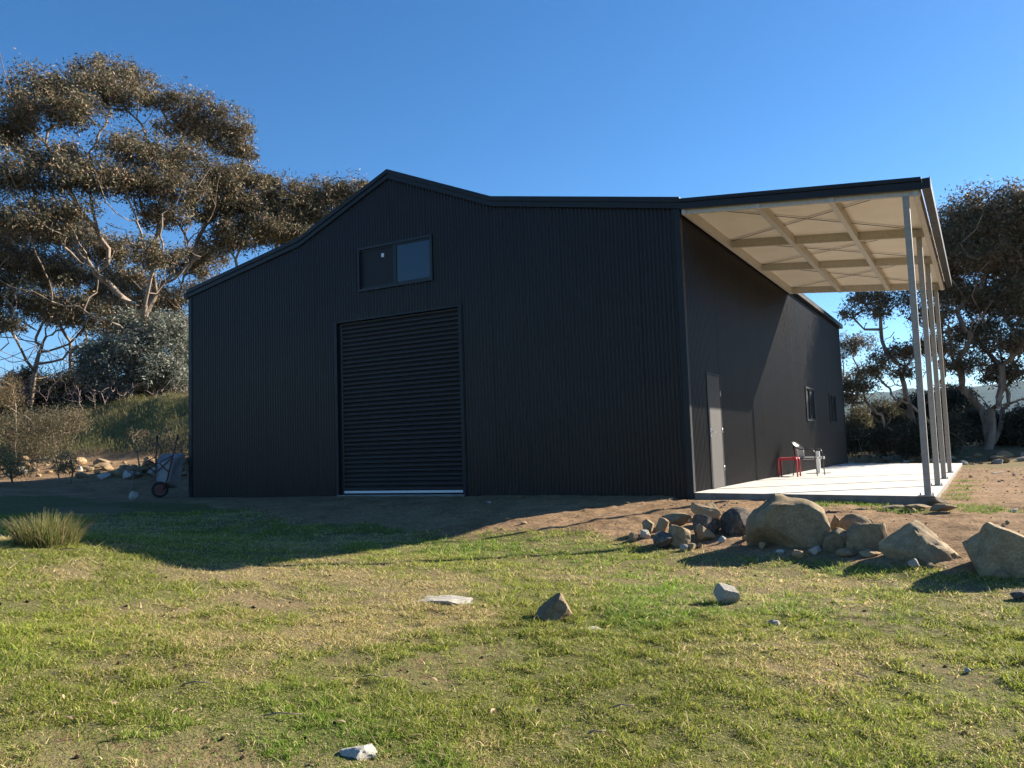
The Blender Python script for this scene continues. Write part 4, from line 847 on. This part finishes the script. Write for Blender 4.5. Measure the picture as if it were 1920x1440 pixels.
shrub('silver_bush', 'large silver leaved bush beside the left wall of the shed', blobs([(250, 650, 0, 50, 40), (310, 625, 0, 42, 38), (345, 660, 1, 30, 45), (200, 670, 0, 46, 36), (290, 690, 0, 50, 30), (240, 600, 1, 26, 20), (170, 690, 0, 30, 30), (340, 610, 1, 26, 26), (210, 715, 0, 40, 24), (330, 710, 0, 30, 26)], 39.5), (.10, .12, .09), (.27, .28, .23), (.3, .25, .2, .12), leaf=.17, per=.6, seed=71, droop=.5, stemr=.014)
shrub('scrub', 'pinkish dead leafless scrub under the forked gum trunk', blobs([(60, 700, 0, 50, 40), (100, 680, 0, 45, 40), (30, 730, 0, 40, 25), (120, 720, -1, 50, 30), (150, 690, 0, 40, 36)], 40), (.1,)*3, (.1,)*3, (.1, .1, .1, 0), seed=73, foliage=False, tips=110, twm=M_twig, stemr=.007, rpow=.26, roots=5, cat='scrub')
shrub('scrub', 'bleached dead branches tangled under the silver bush', blobs([(200, 735, 0, 40, 20), (270, 735, 0, 45, 22), (330, 735, 0, 30, 22), (150, 740, 0, 30, 20)], 38.5), (.1,)*3, (.1,)*3, (.1, .1, .1, 0), seed=75, foliage=False, tips=60, twm=M_twig, stemr=.009, rpow=.27, roots=4, cat='scrub')
def gpy(px, d):
    p = at(px, 800, d); q = np.array([p[0], p[1], gz(p[0], p[1])])-CAM; return 720-FPX*(q@CU)/(q@CF)
for i, (px, d, w_, h_) in enumerate([(-25, 36, 60, 60), (25, 42.5, 50, 66), (75, 43, 50, 60), (125, 42.5, 46, 60), (175, 41.5, 44, 40), (225, 41.5, 44, 44), (275, 41.5, 44, 40), (325, 41.5, 44, 46), (365, 41.5, 40, 60), (30, 47, 60, 80), (115, 48, 60, 70), (200, 47, 60, 66), (290, 47, 60, 80)]):
    g = gpy(px, d); shrub('understory_bush', 'dark scrubby bush in the shade under the gum trees on the bank', blobs([(px, g-h_*.35, 0, w_*.75, h_*.42), (px+18, g-h_*.72, 0, w_*.5, h_*.34), (px-20, g-h_*.25, 0, w_*.6, h_*.34)], d), (.035, .04, .022), (.085, .08, .045), (.15, .10, .07, .2), leaf=.17, per=.7, seed=80+i, group='dark bushes under the bank trees', stemr=.01)
shrub('brown_bush', 'dense brown green bush on the bank beside the yellow green shrubs', blobs([(60, 810, 0, 60, 40), (110, 795, 0, 46, 32), (20, 800, 0, 40, 36), (140, 785, .5, 30, 22), (90, 840, -.5, 46, 24)], 29), (.10, .085, .045), (.19, .165, .09), (.2, .13, .08, .2), leaf=.055, per=1.25, seed=101, wide=.25)
shrub('brown_bush', 'dull brown bush half hidden at the edge of the dead scrub', blobs([(0, 720, 0, 36, 22), (15, 745, 0, 30, 16), (-30, 740, 0, 40, 26)], 34), (.11, .085, .04), (.2, .16, .08), (.22, .14, .08, .2), leaf=.055, per=1.0, seed=102, wide=.25)
shrub('broom_bush', 'yellow green broom bush at the foot of the brown bush', blobs([(15, 870, 0, 30, 26), (40, 880, 0, 24, 16), (-10, 860, 0, 26, 30)], 24.3), (.12, .125, .045), (.24, .23, .10), (.3, .25, .13, .15), leaf=.07, per=1.5, seed=103, droop=-1.2, wide=.15)
shrub('broom_bush', 'small rounded yellow green broom bush beside the rubble strip', blobs([(118, 866, 0, 24, 18), (126, 878, 0, 18, 12)], 24.6), (.13, .13, .05), (.25, .24, .11), (.3, .25, .13, .15), leaf=.07, per=1.6, seed=104, droop=-1.2, wide=.15)
shrub('red_bush', 'reddish brown twiggy bush near the left corner of the shed', blobs([(275, 835, 0, 28, 22), (305, 845, 0, 24, 18), (262, 815, .3, 16, 12)], 26.2), (.16, .10, .065), (.28, .18, .12), (.14, .15, .06, .3), leaf=.05, per=1.1, seed=105, wide=.25)
shrub('red_bush', 'brown green twiggy bush touching the left wall of the shed', blobs([(330, 838, 0, 28, 24), (350, 850, .4, 20, 20)], 27), (.12, .10, .05), (.24, .19, .11), (.24, .15, .1, .3), leaf=.05, per=1.1, seed=106, wide=.25)
shrub('red_bush', 'little bare twiggy bush in front of the rubble stones', blobs([(246, 880, 0, 12, 10)], 23.6), (.1,)*3, (.1,)*3, (.1, .1, .1, 0), seed=107, foliage=False, tips=40, twm=M_twig, stemr=.006)
# right hand scrub
for i, (px, py, d, a, b) in enumerate([(1605, 790, 38, 26, 26), (1650, 780, 40, 32, 26), (1680, 800, 40, 28, 22)]):
    shrub('olive_bush', 'olive leaved bush in half sun beyond the shed rear corner', blobs([(px, py, 0, a, b), (px+12, py-12, 0, a*.6, b*.6), (px-10, py+14, 0, a*.8, b*.6)], d), (.09, .085, .04), (.18, .165, .085), (.2, .15, .09, .2), leaf=.11, per=1.1, seed=120+i, group='olive bushes beyond the shed')
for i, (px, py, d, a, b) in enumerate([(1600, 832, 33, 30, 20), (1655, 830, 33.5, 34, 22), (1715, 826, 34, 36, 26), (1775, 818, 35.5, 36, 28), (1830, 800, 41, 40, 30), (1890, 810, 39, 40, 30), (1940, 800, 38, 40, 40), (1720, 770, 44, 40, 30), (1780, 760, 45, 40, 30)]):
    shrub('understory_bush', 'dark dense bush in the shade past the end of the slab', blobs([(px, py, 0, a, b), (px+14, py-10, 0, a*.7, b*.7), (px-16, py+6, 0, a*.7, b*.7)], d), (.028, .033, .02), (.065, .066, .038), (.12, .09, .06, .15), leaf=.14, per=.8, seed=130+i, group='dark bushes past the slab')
SHADE = []
# trees outside the frame on the sunny side: they shade the far end of the yard
for (x, y, s, rz) in [(12.5, 34, 1.0, 1.0), (17, 38, 1.05, 2.4), (10.5, 42, 1.1, 4.0)]+SHADE:
    r2 = rt.copy(); C.objects.link(r2); r2.location = (x, y, gz(x, y)-.1); r2.rotation_euler = (0, 0, rz); r2.scale = (s, s, s)
    tag(r2, *(('gum tree standing on the sunny side of the yard right of the slab', 'tree', 'gum trees right of the yard') if x > 0 else ('gum tree standing close behind the rear wall of the shed', 'tree', 'gum trees behind the rear wall')))
    for ch in [c for c in rt.children]: c2 = ch.copy(); C.objects.link(c2); c2.parent = r2
